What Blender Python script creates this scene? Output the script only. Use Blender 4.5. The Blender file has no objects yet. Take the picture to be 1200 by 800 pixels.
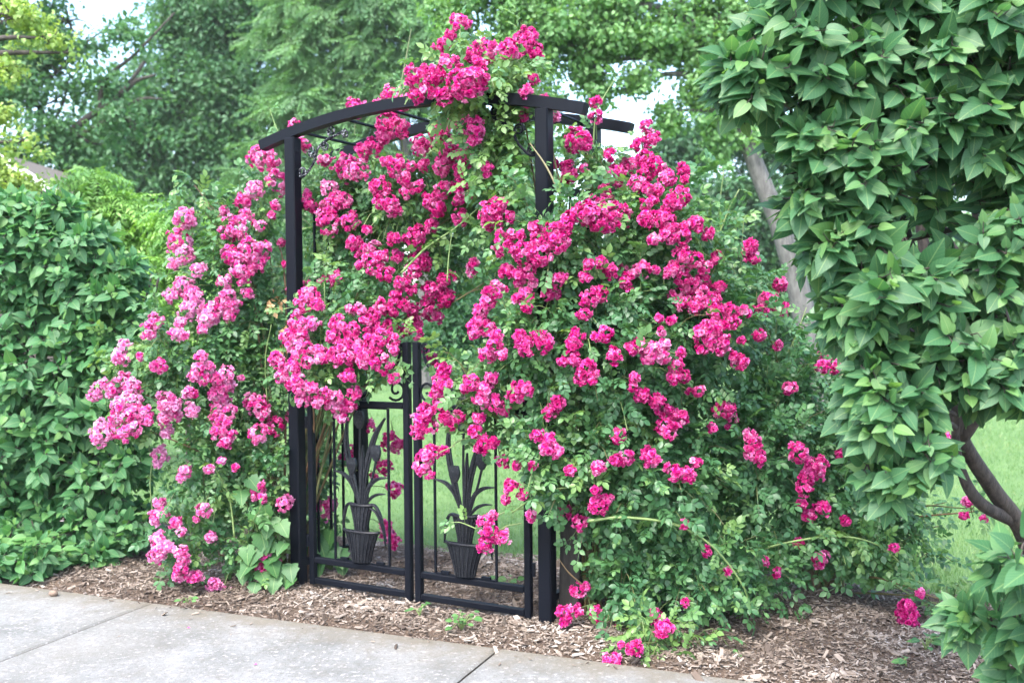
import bpy, math
import numpy as np
from mathutils import Matrix, Vector

rng = np.random.default_rng(7)
R_ = math.radians
SC = bpy.context.scene
COL = SC.collection

# ------------------------------------------------------------------ camera, sky, sun, exposure
F = 1167.0                 # focal length in photo pixels (1200 wide)
CAM = np.array([0.0, 0.0, 1.4])
PITCH, ROLL = 0.030, 0.0085
fwd = np.array([0, math.cos(PITCH), -math.sin(PITCH)])
up0 = np.array([0, math.sin(PITCH), math.cos(PITCH)])
rt0 = np.array([1.0, 0, 0])
rgt = rt0 * math.cos(ROLL) - up0 * math.sin(ROLL)
upv = up0 * math.cos(ROLL) + rt0 * math.sin(ROLL)
cd = bpy.data.cameras.new('camera')
cam = bpy.data.objects.new('camera', cd)
COL.objects.link(cam)
cam.matrix_world = Matrix([[rgt[0], upv[0], -fwd[0], CAM[0]], [rgt[1], upv[1], -fwd[1], CAM[1]],
                           [rgt[2], upv[2], -fwd[2], CAM[2]], [0, 0, 0, 1]])
cd.sensor_width = 36
cd.lens = 36 * F / 1200
cd.clip_start = 0.05
cd.clip_end = 600
cd.dof.use_dof = True
cd.dof.focus_distance = 4.0
cd.dof.aperture_fstop = 3.0
SC.camera = cam

W = bpy.data.worlds.new('World')
SC.world = W
W.use_nodes = True
nt = W.node_tree
bg = nt.nodes['Background']
sky = nt.nodes.new('ShaderNodeTexSky')
sky.sky_type = 'NISHITA'
sky.sun_disc = False
SUN_EL, SUN_AZ = R_(56), R_(205)       # azimuth clockwise from +Y: light comes from behind the camera, on its left
sky.sun_elevation = SUN_EL
sky.sun_rotation = SUN_AZ
sky.air_density = 1.0
sky.dust_density = 3.0
sky.ozone_density = 1.0
nt.links.new(sky.outputs['Color'], bg.inputs['Color'])
bg.inputs['Strength'].default_value = 0.15
sd = bpy.data.lights.new('sun', 'SUN')
sd.energy = 1.1
sd.angle = R_(25)
sd.color = (1.0, 0.98, 0.95)
sun = bpy.data.objects.new('sun', sd)
COL.objects.link(sun)
sv = Vector((math.sin(SUN_AZ) * math.cos(SUN_EL), math.cos(SUN_AZ) * math.cos(SUN_EL), math.sin(SUN_EL)))
sun.rotation_euler = sv.to_track_quat('Z', 'Y').to_euler()
SC.view_settings.view_transform = 'Standard'
SC.view_settings.look = 'None'
SC.view_settings.gamma = 1
SC.view_settings.use_curve_mapping = False
SC.view_settings.exposure = 2.62
SC.render.engine = 'CYCLES'
SC.cycles.use_denoising = True
SC.cycles.max_bounces = 8
SC.cycles.diffuse_bounces = 6
SC.cycles.glossy_bounces = 2
SC.cycles.transmission_bounces = 4
SC.cycles.caustics_reflective = False
SC.cycles.caustics_refractive = False

# ------------------------------------------------------------------ helpers
def ray(px, py):
    d = fwd + rgt * (px - 600) / F - upv * (py - 400) / F
    return d / d[1]

def at(px, py, Y):
    return CAM + ray(px, py) * Y

def at_z(px, py, z=0.0):
    d = ray(px, py)
    return CAM + d * ((z - CAM[2]) / d[2])

def project(P):
    v = np.asarray(P) - CAM
    dz = v @ fwd
    return 600 + F * (v @ rgt) / dz, 400 - F * (v @ upv) / dz, dz

def norm(v):
    return v / np.maximum(np.linalg.norm(v, axis=-1, keepdims=True), 1e-9)

def rand_dir(n):
    return norm(rng.normal(size=(n, 3)))

def frames(d, n):
    d = norm(d)
    x = np.cross(d, n)
    bad = np.linalg.norm(x, axis=1) < 1e-3
    x[bad] = np.cross(d[bad], np.array([0.3, 0.9, 0.2]))
    x = norm(x)
    n = np.cross(x, d)
    return np.stack([x, d, n], axis=2)

class MB:
    """collects vertices and faces (any polygon size), a tint per vertex, a grow value per vertex and a uv per vertex"""
    def __init__(s):
        s.v, s.t, s.g, s.uv, s.fi, s.fl = [], [], [], [], [], []
        s.n = 0
    def add(s, v, faces, tint=0.5, g=0.0, uv=None):
        v = np.asarray(v, float).reshape(-1, 3)
        k = len(v)
        s.v.append(v)
        s.t.append(np.broadcast_to(np.asarray(tint, float), (k,)))
        s.g.append(np.broadcast_to(np.asarray(g, float), (k,)))
        s.uv.append(np.zeros((k, 2)) if uv is None else np.asarray(uv, float))
        s.fi.append(np.concatenate([np.asarray(f) for f in faces]) + s.n)
        s.fl.append(np.array([len(f) for f in faces]))
        s.n += k
    def inst(s, tpl, P, R, S, tint):
        """many copies of a template (verts, faces, g, uv)"""
        tv, tf, tg, tuv = tpl
        N, K = len(P), len(tv)
        if N == 0: return
        S = np.broadcast_to(np.asarray(S, float), (N,))
        v = np.einsum('nij,kj->nki', R, tv) * S[:, None, None] + P[:, None, :]
        s.v.append(v.reshape(-1, 3))
        s.t.append(np.repeat(np.broadcast_to(tint, (N,)), K))
        s.g.append(np.tile(tg, N))
        s.uv.append(np.tile(tuv, (N, 1)))
        fi = np.concatenate([np.asarray(f) for f in tf])
        fl = np.array([len(f) for f in tf])
        s.fi.append((fi[None, :] + (np.arange(N) * K)[:, None]).ravel() + s.n)
        s.fl.append(np.tile(fl, N))
        s.n += N * K
    def tube(s, pts, rad, sides=6, tint=0.5, closed_ends=True):
        pts = np.asarray(pts, float)
        m = len(pts)
        rad = np.broadcast_to(np.asarray(rad, float), (m,))
        T = np.gradient(pts, axis=0)
        T = norm(T)
        ref = np.array([0.13, 0.21, 0.97]) if abs(T[0][2]) < 0.9 else np.array([1.0, 0.1, 0.0])
        x = norm(np.cross(T, ref))
        y = np.cross(T, x)
        a = np.arange(sides) * 2 * math.pi / sides
        v = pts[:, None] + rad[:, None, None] * (np.cos(a)[None, :, None] * x[:, None] + np.sin(a)[None, :, None] * y[:, None])
        f = []
        for i in range(m - 1):
            for j in range(sides):
                k = (j + 1) % sides
                f.append((i * sides + j, i * sides + k, (i + 1) * sides + k, (i + 1) * sides + j))
        if closed_ends:
            f.append(tuple(range(sides))[::-1])
            f.append(tuple((m - 1) * sides + j for j in range(sides)))
        L = np.repeat(np.linspace(0, 1, m), sides)
        s.add(v.reshape(-1, 3), f, tint, 0, np.stack([np.tile(a / 6.283, m), L], 1))
    def box(s, c, size, rotz=0, tint=0.5, bevel=0.0):
        c = np.asarray(c, float)
        hx, hy, hz = [q / 2 for q in size]
        b = min(bevel, hx * .45, hy * .45, hz * .45)
        if b <= 0:
            v = np.array([[x, y, z] for z in (-hz, hz) for x, y in ((-hx, -hy), (hx, -hy), (hx, hy), (-hx, hy))])
            f = [(3, 2, 1, 0), (4, 5, 6, 7), (0, 1, 5, 4), (1, 2, 6, 5), (2, 3, 7, 6), (3, 0, 4, 7)]
        else:
            o = [(-hx + b, -hy), (hx - b, -hy), (hx, -hy + b), (hx, hy - b), (hx - b, hy), (-hx + b, hy), (-hx, hy - b), (-hx, -hy + b)]
            v, f = [], []
            for z, k in ((-hz, 1), (-hz + b, 0), (hz - b, 0), (hz, 1)):
                for x, y in o:
                    q = 1 - k * b / max(hx, hy) if False else 1
                    xx = math.copysign(min(abs(x), hx - b * k), x)
                    yy = math.copysign(min(abs(y), hy - b * k), y)
                    v.append((xx, yy, z))
            v = np.array(v)
            for r in range(3):
                for j in range(8):
                    k = (j + 1) % 8
                    f.append((r * 8 + j, r * 8 + k, r * 8 + 8 + k, r * 8 + 8 + j))
            f.append(tuple(range(8))[::-1]); f.append(tuple(range(24, 32)))
        ca, sa = math.cos(rotz), math.sin(rotz)
        v = np.stack([v[:, 0] * ca - v[:, 1] * sa, v[:, 0] * sa + v[:, 1] * ca, v[:, 2]], 1) + c
        s.add(v, f, tint)
    def bar(s, pts, w, h, wdir=(0, 1, 0), tint=0.5):
        """rectangular section swept along points, wdir = the fixed width direction"""
        pts = np.asarray(pts, float)
        m = len(pts)
        T = norm(np.gradient(pts, axis=0))
        wd = np.asarray(wdir, float)
        wd = norm(np.broadcast_to(wd, T.shape) - (T @ wd)[:, None] * T)
        hd = np.cross(T, wd)
        w = np.broadcast_to(np.asarray(w, float), (m,)); h = np.broadcast_to(np.asarray(h, float), (m,))
        v = np.stack([pts + a * w[:, None] / 2 * wd + b * h[:, None] / 2 * hd for a, b in ((-1, -1), (1, -1), (1, 1), (-1, 1))], 1)
        f = []
        for i in range(m - 1):
            for j in range(4):
                k = (j + 1) % 4
                f.append((i * 4 + j, i * 4 + k, i * 4 + 4 + k, i * 4 + 4 + j))
        f.append((3, 2, 1, 0)); f.append(tuple((m - 1) * 4 + j for j in range(4)))
        s.add(v.reshape(-1, 3), f, tint)
    def build(s, name, mat, parent=None, smooth=False, origin=None):
        me = bpy.data.meshes.new(name)
        v = np.concatenate(s.v).astype(np.float32)
        if origin is not None: v = v - np.asarray(origin, np.float32)
        fi = np.concatenate(s.fi).astype(np.int32); fl = np.concatenate(s.fl).astype(np.int32)
        me.vertices.add(len(v)); me.vertices.foreach_set('co', v.ravel())
        me.loops.add(len(fi)); me.loops.foreach_set('vertex_index', fi)
        me.polygons.add(len(fl))
        me.polygons.foreach_set('loop_start', np.concatenate([[0], np.cumsum(fl)[:-1]]).astype(np.int32))
        me.polygons.foreach_set('use_smooth', np.full(len(fl), smooth))
        a = me.attributes.new('tint', 'FLOAT', 'POINT'); a.data.foreach_set('value', np.concatenate(s.t).astype(np.float32))
        a = me.attributes.new('grow', 'FLOAT', 'POINT'); a.data.foreach_set('value', np.concatenate(s.g).astype(np.float32))
        uv = np.concatenate(s.uv).astype(np.float32)
        l = me.uv_layers.new(name='UVMap'); l.data.foreach_set('uv', uv[fi].ravel())
        me.update(calc_edges=True)
        me.validate()
        me.materials.append(mat)
        o = bpy.data.objects.new(name, me)
        COL.objects.link(o)
        if parent is not None: o.parent = parent
        if origin is not None and parent is None: o.location = origin
        return o

def tag(o, label=None, cat=None, group=None, kind=None):
    if label: o['label'] = label
    if cat: o['category'] = cat
    if group: o['group'] = group
    if kind: o['kind'] = kind
    return o

def thing(name, label, cat, loc=(0, 0, 0), rz=0, group=None):
    o = bpy.data.objects.new(name, None)
    o.empty_display_size = 0.1
    COL.objects.link(o)
    o.location = loc
    o.rotation_euler = (0, 0, rz)
    return tag(o, label, cat, group)

# ------------------------------------------------------------------ materials
def new_mat(name):
    m = bpy.data.materials.new(name)
    m.use_nodes = True
    t = m.node_tree
    return m, t, t.nodes['Principled BSDF'], t.nodes['Material Output']

def ramp(t, stops, src):
    r = t.nodes.new('ShaderNodeValToRGB')
    while len(r.color_ramp.elements) < len(stops): r.color_ramp.elements.new(0.5)
    for e, (p, c) in zip(r.color_ramp.elements, stops):
        e.position = p; e.color = (*c, 1)
    t.links.new(src, r.inputs['Fac'])
    return r.outputs['Color']

def attr(t, name):
    a = t.nodes.new('ShaderNodeAttribute'); a.attribute_name = name
    return a.outputs['Fac']

def noise(t, scale, detail=4, coord='Object', rough=0.55, vec=None):
    n = t.nodes.new('ShaderNodeTexNoise')
    n.inputs['Scale'].default_value = scale; n.inputs['Detail'].default_value = detail
    n.inputs['Roughness'].default_value = rough
    if vec is None:
        c = t.nodes.new('ShaderNodeTexCoord'); vec = c.outputs[coord]
    t.links.new(vec, n.inputs['Vector'])
    return n.outputs['Fac']

def mixc(t, fac, a, b, mode='MIX'):
    m = t.nodes.new('ShaderNodeMix'); m.data_type = 'RGBA'; m.blend_type = mode
    for s, v in ((m.inputs['Factor'], fac), (m.inputs[6], a), (m.inputs[7], b)):
        if hasattr(v, 'links') or hasattr(v, 'is_linked'): t.links.new(v, s)
        elif isinstance(v, (tuple, list)): s.default_value = (*v, 1)
        else: s.default_value = v
    return m.outputs[2]

def math_(t, op, a, b=0.0, c=0.0):
    m = t.nodes.new('ShaderNodeMath'); m.operation = op
    for i, v in enumerate((a, b, c)):
        if hasattr(v, 'is_linked'): t.links.new(v, m.inputs[i])
        else: m.inputs[i].default_value = v
    return m.outputs[0]

def bump(t, bsdf, h, strength=0.3, dist=0.01):
    b = t.nodes.new('ShaderNodeBump')
    b.inputs['Strength'].default_value = strength; b.inputs['Distance'].default_value = dist
    t.links.new(h, b.inputs['Height']); t.links.new(b.outputs['Normal'], bsdf.inputs['Normal'])

def leaf_mat(name, stops, rough=0.45, trans=0.3, veins=False, spec=0.5, tcol=None):
    m, t, b, out = new_mat(name)
    c = ramp(t, stops, attr(t, 'tint'))
    if veins:
        u = t.nodes.new('ShaderNodeUVMap')
        s = t.nodes.new('ShaderNodeSeparateXYZ'); t.links.new(u.outputs['UV'], s.inputs[0])
        ax = math_(t, 'ABSOLUTE', math_(t, 'SUBTRACT', s.outputs[0], 0.5))
        mid = math_(t, 'LESS_THAN', ax, 0.022)
        w = math_(t, 'FRACT', math_(t, 'MULTIPLY', math_(t, 'SUBTRACT', s.outputs[1], math_(t, 'MULTIPLY', ax, 0.9)), 6.5))
        side = math_(t, 'MULTIPLY', math_(t, 'LESS_THAN', w, 0.09), 0.45)
        v = math_(t, 'MAXIMUM', mid, side)
        c2 = mixc(t, 0.55, c, (0.30, 0.42, 0.17))
        c = mixc(t, math_(t, 'MULTIPLY', v, 0.6), c, c2)
        bump(t, b, math_(t, 'SUBTRACT', 1.0, v), 0.25, 0.002)
    n = noise(t, 9, 3)
    c = mixc(t, math_(t, 'MULTIPLY', n, 0.5), c, mixc(t, 1.0, c, (0.72, 0.78, 0.66), 'MULTIPLY'))
    t.links.new(c, b.inputs['Base Color'])
    b.inputs['Roughness'].default_value = rough
    b.inputs['Specular IOR Level'].default_value = spec
    tr = t.nodes.new('ShaderNodeBsdfTranslucent')
    t.links.new(mixc(t, 1.0, c, tcol or (1.5, 1.45, 0.7), 'MULTIPLY'), tr.inputs['Color'])
    mx = t.nodes.new('ShaderNodeMixShader'); mx.inputs[0].default_value = trans
    t.links.new(b.outputs[0], mx.inputs[1]); t.links.new(tr.outputs[0], mx.inputs[2])
    t.links.new(mx.outputs[0], out.inputs['Surface'])
    return m

M_rose_leaf = leaf_mat('rose_leaf', [(0, (0.040, 0.12, 0.050)), (0.45, (0.062, 0.168, 0.070)), (0.75, (0.095, 0.215, 0.08)), (1, (0.155, 0.275, 0.085))], 0.42, 0.36)
M_lilac_leaf = leaf_mat('lilac_leaf', [(0, (0.036, 0.12, 0.050)), (0.6, (0.062, 0.172, 0.074)), (1, (0.125, 0.255, 0.07))], 0.5, 0.42, True, 0.4, (1.35, 1.4, 0.75))
M_lilac_leaf_far = leaf_mat('lilac_leaf_bright', [(0, (0.042, 0.15, 0.056)), (0.6, (0.07, 0.205, 0.082)), (1, (0.14, 0.29, 0.08))], 0.5, 0.42, True, 0.4, (1.35, 1.4, 0.75))
M_broad_leaf = leaf_mat('broad_leaf', [(0, (0.026, 0.10, 0.034)), (1, (0.075, 0.20, 0.05))], 0.55, 0.3, True)
M_dark_tree = leaf_mat('dark_tree_leaf', [(0, (0.045, 0.135, 0.062)), (1, (0.098, 0.23, 0.10))], 0.55, 0.42)
M_mid_tree = leaf_mat('mid_tree_leaf', [(0, (0.09, 0.21, 0.095)), (1, (0.175, 0.33, 0.145))], 0.55, 0.35)
M_maple = leaf_mat('maple_leaf', [(0, (0.09, 0.22, 0.075)), (1, (0.20, 0.37, 0.14))], 0.5, 0.4)
M_gold = leaf_mat('golden_leaf', [(0, (0.17, 0.30, 0.07)), (1, (0.36, 0.46, 0.13))], 0.5, 0.35)
M_sumac = leaf_mat('light_shrub_leaf', [(0, (0.10, 0.25, 0.06)), (1, (0.26, 0.46, 0.11))], 0.5, 0.35)
M_grass = leaf_mat('grass_blade', [(0, (0.08, 0.175, 0.055)), (0.7, (0.145, 0.25, 0.088)), (1, (0.27, 0.31, 0.15))], 0.55, 0.3)
M_withered = leaf_mat('withered_leaf', [(0, (0.22, 0.12, 0.05)), (1, (0.45, 0.31, 0.16))], 0.8, 0.15, tcol=(1.2, 1, .8))

def bark_mat(name, c1, c2, scale=14):
    m, t, b, out = new_mat(name)
    u = t.nodes.new('ShaderNodeMapping'); cc = t.nodes.new('ShaderNodeTexCoord')
    t.links.new(cc.outputs['Object'], u.inputs['Vector']); u.inputs['Scale'].default_value = (1, 1, 0.22)
    n = noise(t, scale, 6, vec=u.outputs[0], rough=0.65)
    t.links.new(ramp(t, [(0.3, c1), (0.7, c2)], n), b.inputs['Base Color'])
    b.inputs['Roughness'].default_value = 0.9
    bump(t, b, n, 0.6, 0.02)
    return m
M_bark_grey = bark_mat('grey_bark', (0.035, 0.034, 0.033), (0.15, 0.145, 0.14), 22)
M_bark_dark = bark_mat('dark_bark', (0.02, 0.017, 0.015), (0.07, 0.06, 0.052), 20)
M_bark_lilac = bark_mat('lilac_bark', (0.016, 0.013, 0.011), (0.075, 0.06, 0.05), 40)
M_board = bark_mat('weathered_board', (0.012, 0.012, 0.011), (0.05, 0.045, 0.04), 30)

def cane_mat():
    m, t, b, out = new_mat('rose_cane')
    t.links.new(ramp(t, [(0, (0.13, 0.07, 0.035)), (0.5, (0.10, 0.13, 0.045)), (1, (0.17, 0.26, 0.085))], attr(t, 'tint')), b.inputs['Base Color'])
    b.inputs['Roughness'].default_value = 0.5
    return m
M_cane = cane_mat()

def petal_mat():
    m, t, b, out = new_mat('rose_petal')
    tint, g = attr(t, 'tint'), attr(t, 'grow')
    deep = ramp(t, [(0, (0.48, 0.002, 0.14)), (0.5, (0.68, 0.006, 0.25)), (1, (0.80, 0.24, 0.52))], tint)
    pale = ramp(t, [(0, (0.76, 0.10, 0.40)), (0.45, (0.85, 0.33, 0.60)), (1, (0.90, 0.70, 0.82))], tint)
    n = noise(t, 48, 3)
    k = math_(t, 'MULTIPLY', math_(t, 'POWER', g, 3.0), ramp_fac(t, n, 0.40, 0.62))
    c = mixc(t, k, deep, pale)
    t.links.new(c, b.inputs['Base Color'])
    b.inputs['Roughness'].default_value = 0.55
    b.inputs['Specular IOR Level'].default_value = 0.15
    tr = t.nodes.new('ShaderNodeBsdfTranslucent'); t.links.new(c, tr.inputs['Color'])
    mx = t.nodes.new('ShaderNodeMixShader'); mx.inputs[0].default_value = 0.28
    t.links.new(b.outputs[0], mx.inputs[1]); t.links.new(tr.outputs[0], mx.inputs[2])
    t.links.new(mx.outputs[0], out.inputs['Surface'])
    return m
def ramp_fac(t, src, lo, hi):
    m = t.nodes.new('ShaderNodeMapRange'); m.inputs[1].default_value = lo; m.inputs[2].default_value = hi
    t.links.new(src, m.inputs[0])
    return m.outputs[0]
M_petal = petal_mat()

def iron_mat(name, wear):
    m, t, b, out = new_mat(name)
    n = noise(t, 45, 5)
    n2 = noise(t, 6, 3)
    base = mixc(t, n2, (0.0012, 0.002, 0.0042), (0.003, 0.0045, 0.009))
    g = t.nodes.new('ShaderNodeNewGeometry')
    e = ramp_fac(t, g.outputs['Pointiness'], 0.5, 0.62)
    w = math_(t, 'MULTIPLY', ramp_fac(t, noise(t, 130, 3), 0.52, 0.74), wear)
    c = mixc(t, w, base, (0.42, 0.44, 0.47))
    t.links.new(c, b.inputs['Base Color'])
    t.links.new(ramp_fac(t, n2, -0.6, 1.5), b.inputs['Roughness'])
    b.inputs['Specular IOR Level'].default_value = 0.13
    bump(t, b, n, 0.06, 0.004)
    return m
M_iron = iron_mat('black_painted_iron', 0.0)
M_cast = iron_mat('worn_cast_iron', 0.07)
M_cast.node_tree.nodes['Principled BSDF'].inputs['Specular IOR Level'].default_value = 0.3
M_silver = iron_mat('worn_silver_iron', 1.0)
M_silver.node_tree.nodes['Principled BSDF'].inputs['Base Color'].links[0].from_node.inputs['Factor'].links[0].from_node.inputs[1].default_value = 1.0

def concrete_mat():
    m, t, b, out = new_mat('concrete')
    n1, n2, n3 = noise(t, 3.1, 7, rough=0.72), noise(t, 60, 5, rough=0.8), noise(t, 0.9, 4)
    n4, n5 = noise(t, 16, 6, rough=0.75), noise(t, 190, 2)
    c = ramp(t, [(0.33, (0.105, 0.109, 0.104)), (0.5, (0.16, 0.165, 0.16)), (0.66, (0.215, 0.222, 0.22))], n1)
    c = mixc(t, math_(t, 'MULTIPLY', ramp_fac(t, n4, 0.50, 0.68), 0.6), c, (0.12, 0.113, 0.098))       # grey weathered blotches
    c = mixc(t, math_(t, 'MULTIPLY', ramp_fac(t, n2, 0.52, 0.64), 0.7), c, (0.095, 0.09, 0.08))          # pits and dark aggregate
    c = mixc(t, math_(t, 'MULTIPLY', ramp_fac(t, noise(t, 42, 4, rough=0.7), 0.56, 0.66), 0.55), c, (0.40, 0.40, 0.39))
    c = mixc(t, math_(t, 'MULTIPLY', ramp_fac(t, n5, 0.60, 0.66), 0.6), c, (0.07, 0.065, 0.06))
    c = mixc(t, math_(t, 'MULTIPLY', ramp_fac(t, n3, 0.48, 0.72), 0.5), c, (0.15, 0.142, 0.122))
    # soil and leaf dirt trodden along the bed: 'grow' is 1 at the edge that meets the mulch
    edge = math_(t, 'MULTIPLY', ramp_fac(t, math_(t, 'ADD', attr(t, 'grow'), math_(t, 'MULTIPLY', math_(t, 'SUBTRACT', noise(t, 11, 5), 0.5), 1.2)), 0.25, 0.95), 0.7)
    c = mixc(t, edge, c, (0.115, 0.097, 0.066))
    t.links.new(c, b.inputs['Base Color'])
    b.inputs['Roughness'].default_value = 0.9
    bump(t, b, math_(t, 'ADD', math_(t, 'MULTIPLY', n2, 0.8), math_(t, 'MULTIPLY', n4, 0.6)), 0.8, 0.008)
    return m
M_concrete = concrete_mat()

def soil_mat():
    m, t, b, out = new_mat('mulch')
    n1, n2 = noise(t, 35, 6, rough=0.8), noise(t, 3, 3)
    c = ramp(t, [(0.3, (0.045, 0.03, 0.02)), (0.55, (0.14, 0.095, 0.065)), (0.75, (0.28, 0.21, 0.15))], n1)
    t.links.new(mixc(t, math_(t, 'MULTIPLY', n2, 0.5), c, (0.07, 0.05, 0.035)), b.inputs['Base Color'])
    b.inputs['Roughness'].default_value = 1
    bump(t, b, n1, 1.0, 0.03)
    return m
M_soil = soil_mat()

def chip_mat():
    m, t, b, out = new_mat('wood_chip')
    c = ramp(t, [(0, (0.06, 0.044, 0.033)), (0.3, (0.15, 0.117, 0.092)), (0.6, (0.245, 0.203, 0.165)), (0.85, (0.32, 0.275, 0.235)), (1, (0.42, 0.39, 0.355))], attr(t, 'tint'))
    n = noise(t, 60, 4)
    t.links.new(mixc(t, math_(t, 'MULTIPLY', n, 0.6), c, mixc(t, 1.0, c, (0.5, 0.45, 0.42), 'MULTIPLY')), b.inputs['Base Color'])
    b.inputs['Roughness'].default_value = 0.95
    return m
M_chip = chip_mat()

def lawn_mat():
    m, t, b, out = new_mat('lawn')
    n1, n2 = noise(t, 1.2, 4), noise(t, 40, 5, rough=0.8)
    c = ramp(t, [(0.3, (0.08, 0.175, 0.05)), (0.7, (0.15, 0.26, 0.085))], n1)
    c = mixc(t, math_(t, 'MULTIPLY', n2, 0.55), c, (0.07, 0.14, 0.03))
    t.links.new(c, b.inputs['Base Color'])
    b.inputs['Roughness'].default_value = 1
    bump(t, b, n2, 0.8, 0.04)
    return m
M_lawn = lawn_mat()

def plain(name, col, rough=0.7, nscale=8, amount=0.25):
    m, t, b, out = new_mat(name)
    n = noise(t, nscale, 4)
    t.links.new(mixc(t, math_(t, 'MULTIPLY', n, amount * 2), col, tuple(c * 0.6 for c in col)), b.inputs['Base Color'])
    b.inputs['Roughness'].default_value = rough
    return m
M_white = plain('white_trim', (0.78, 0.77, 0.75))
M_siding = plain('siding', (0.05, 0.04, 0.034))
M_shingle = plain('roof_shingle', (0.13, 0.115, 0.10), 0.95, 25, 0.5)
M_glass = plain('window_glass', (0.03, 0.035, 0.04), 0.1)
M_stone = plain('pebble', (0.22, 0.16, 0.12), 0.9, 60, 0.5)

# ------------------------------------------------------------------ leaf templates: (verts, faces, grow, uv)
def tpl_blade(stations, fold=0.12, droop=0.2, wav=0.0, serr=0.0):
    """a leaf: y stations with half widths, folded along the midrib, tip drooping"""
    V, G, UV = [], [], []
    for y, w in stations:
        z = -droop * y * y
        for s in (-1, 0, 1):
            V.append((s * w, y if s == 0 else y + (serr if (len(V) // 3) % 2 else -serr), z + fold * abs(s) * w * 2 * (1 - .5 * y) + wav * s * math.sin(7 * y)))
            G.append(max(0, y)); UV.append((0.5 + 0.5 * s * (w / 0.42 if w > 0.01 else 0.0), max(0, y)))
    Fc = []
    for i in range(len(stations) - 1):
        a = i * 3
        Fc += [(a, a + 1, a + 4, a + 3), (a + 1, a + 2, a + 5, a + 4)]
    return np.array(V, float), Fc, np.array(G), np.array(UV)

def tpl_merge(items):
    V, Fc, G, UV, n = [], [], [], [], 0
    for (v, f, g, uv), M, off in items:
        V.append(v @ np.asarray(M).T + off)
        Fc += [tuple(i + n for i in q) for q in f]
        G.append(g); UV.append(uv); n += len(v)
    return np.concatenate(V), Fc, np.concatenate(G), np.concatenate(UV)

def rz(a):
    c, s = math.cos(a), math.sin(a)
    return np.array([[c, -s, 0], [s, c, 0], [0, 0, 1.0]])
def rx(a):
    c, s = math.cos(a), math.sin(a)
    return np.array([[1, 0, 0], [0, c, -s], [0, s, c.real]])
def ry(a):
    c, s = math.cos(a), math.sin(a)
    return np.array([[c, 0, s], [0, 1, 0], [-s, 0, c]])

HEART = [(0.0, 0.03), (-0.055, 0.15), (-0.03, 0.26), (0.08, 0.36), (0.24, 0.40), (0.42, 0.375), (0.6, 0.295), (0.77, 0.18), (0.9, 0.075), (1.0, 0.004)]
LILAC = [tpl_blade(HEART, f, d, w) for f, d, w in ((0.06, 0.14, 0.0), (0.12, 0.32, 0.015), (0.03, 0.08, -0.02), (0.09, 0.2, 0.02))]
for k in LILAC: k[0][:, 0] *= 0.86
LEAFLET = tpl_blade([(0, 0.02), (0.30, 0.30), (0.65, 0.30), (1.0, 0.02)], 0.16, 0.18)
BROAD = tpl_blade([(0.0, 0.03), (-0.10, 0.22), (0.08, 0.46), (0.22, 0.40), (0.38, 0.50), (0.55, 0.30), (0.68, 0.28), (0.84, 0.12), (1.0, 0.005)], 0.10, 0.3, 0.02, 0.03)
SMALL = tpl_blade([(0, 0.02), (0.4, 0.32), (1.0, 0.02)], 0.15, 0.2)
NARROW = tpl_blade([(0, 0.02), (0.4, 0.17), (1.0, 0.01)], 0.12, 0.25)

def rose_leaf_tpl(n_pairs, seed):
    r = np.random.default_rng(seed)
    it = []
    ys = np.linspace(0.30, 0.78, n_pairs)
    for y in ys:
        for s in (-1, 1):
            L = 0.36 * r.uniform(0.85, 1.1) * (0.85 + 0.2 * y)
            M = rz(-s * r.uniform(0.85, 1.15)) @ ry(s * r.uniform(-0.1, 0.35)) @ rx(r.uniform(-0.3, 0.15)) * L
            it.append((LEAFLET, M, np.array([s * 0.015, y, -0.18 * y * y])))
    it.append((LEAFLET, rx(-0.35) * 0.42, np.array([0, 0.86, -0.14])))
    V, Fc, G, UV = tpl_merge(it)
    # thin rachis
    n = len(V)
    rv = np.array([[-.008, 0, 0], [.008, 0, 0], [.006, .9, -.15], [-.006, .9, -.15]])
    return np.concatenate([V, rv]), Fc + [(n, n + 1, n + 2, n + 3)], np.concatenate([G, np.zeros(4)]), np.concatenate([UV, np.zeros((4, 2))])
ROSE = [rose_leaf_tpl(2, 1), rose_leaf_tpl(2, 2), rose_leaf_tpl(3, 3), rose_leaf_tpl(3, 4)]

def frond_tpl(n_pairs, seed, L0=0.22, w=NARROW):
    r = np.random.default_rng(seed)
    it = []
    for y in np.linspace(0.12, 0.92, n_pairs):
        for s in (-1, 1):
            L = L0 * r.uniform(.8, 1.15) * (1.15 - .5 * abs(y - .5))
            it.append((w, rz(-s * r.uniform(.9, 1.25)) @ rx(r.uniform(-.4, .1)) * L, np.array([0, y, -.25 * y * y])))
    it.append((w, rx(-.5) * L0, np.array([0, .95, -.22])))
    return tpl_merge(it)
FROND = [frond_tpl(6, 5), frond_tpl(7, 6)]
# a spray of a few leaves on one twig end, for the trees
DIAM = (np.array([[0, 0, 0], [-.3, .45, .08], [0, 1, -.12], [.3, .45, .08]]), [(0, 3, 2), (0, 2, 1)], np.array([0, .5, 1, .5]), np.zeros((4, 2)))
SLIM = (np.array([[0, 0, 0], [-.18, .45, .05], [0, 1, -.2], [.18, .45, .05]]), [(0, 3, 2), (0, 2, 1)], np.array([0, .5, 1, .5]), np.zeros((4, 2)))
def spray_tpl(n, seed, leaf=None, spread=1.0, size=.24):
    leaf = leaf or DIAM
    r = np.random.default_rng(seed)
    it = []
    for i in range(n):
        a = r.uniform(0, 6.283)
        off = np.array([r.normal(0, .35), r.uniform(0, 1.0), r.normal(0, .16)]) * spread
        it.append((leaf, rz(a) @ rx(r.normal(-.3, .45)) @ ry(r.normal(0, .4)) * r.uniform(.75, 1.25) * size, off))
    return tpl_merge(it)
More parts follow.
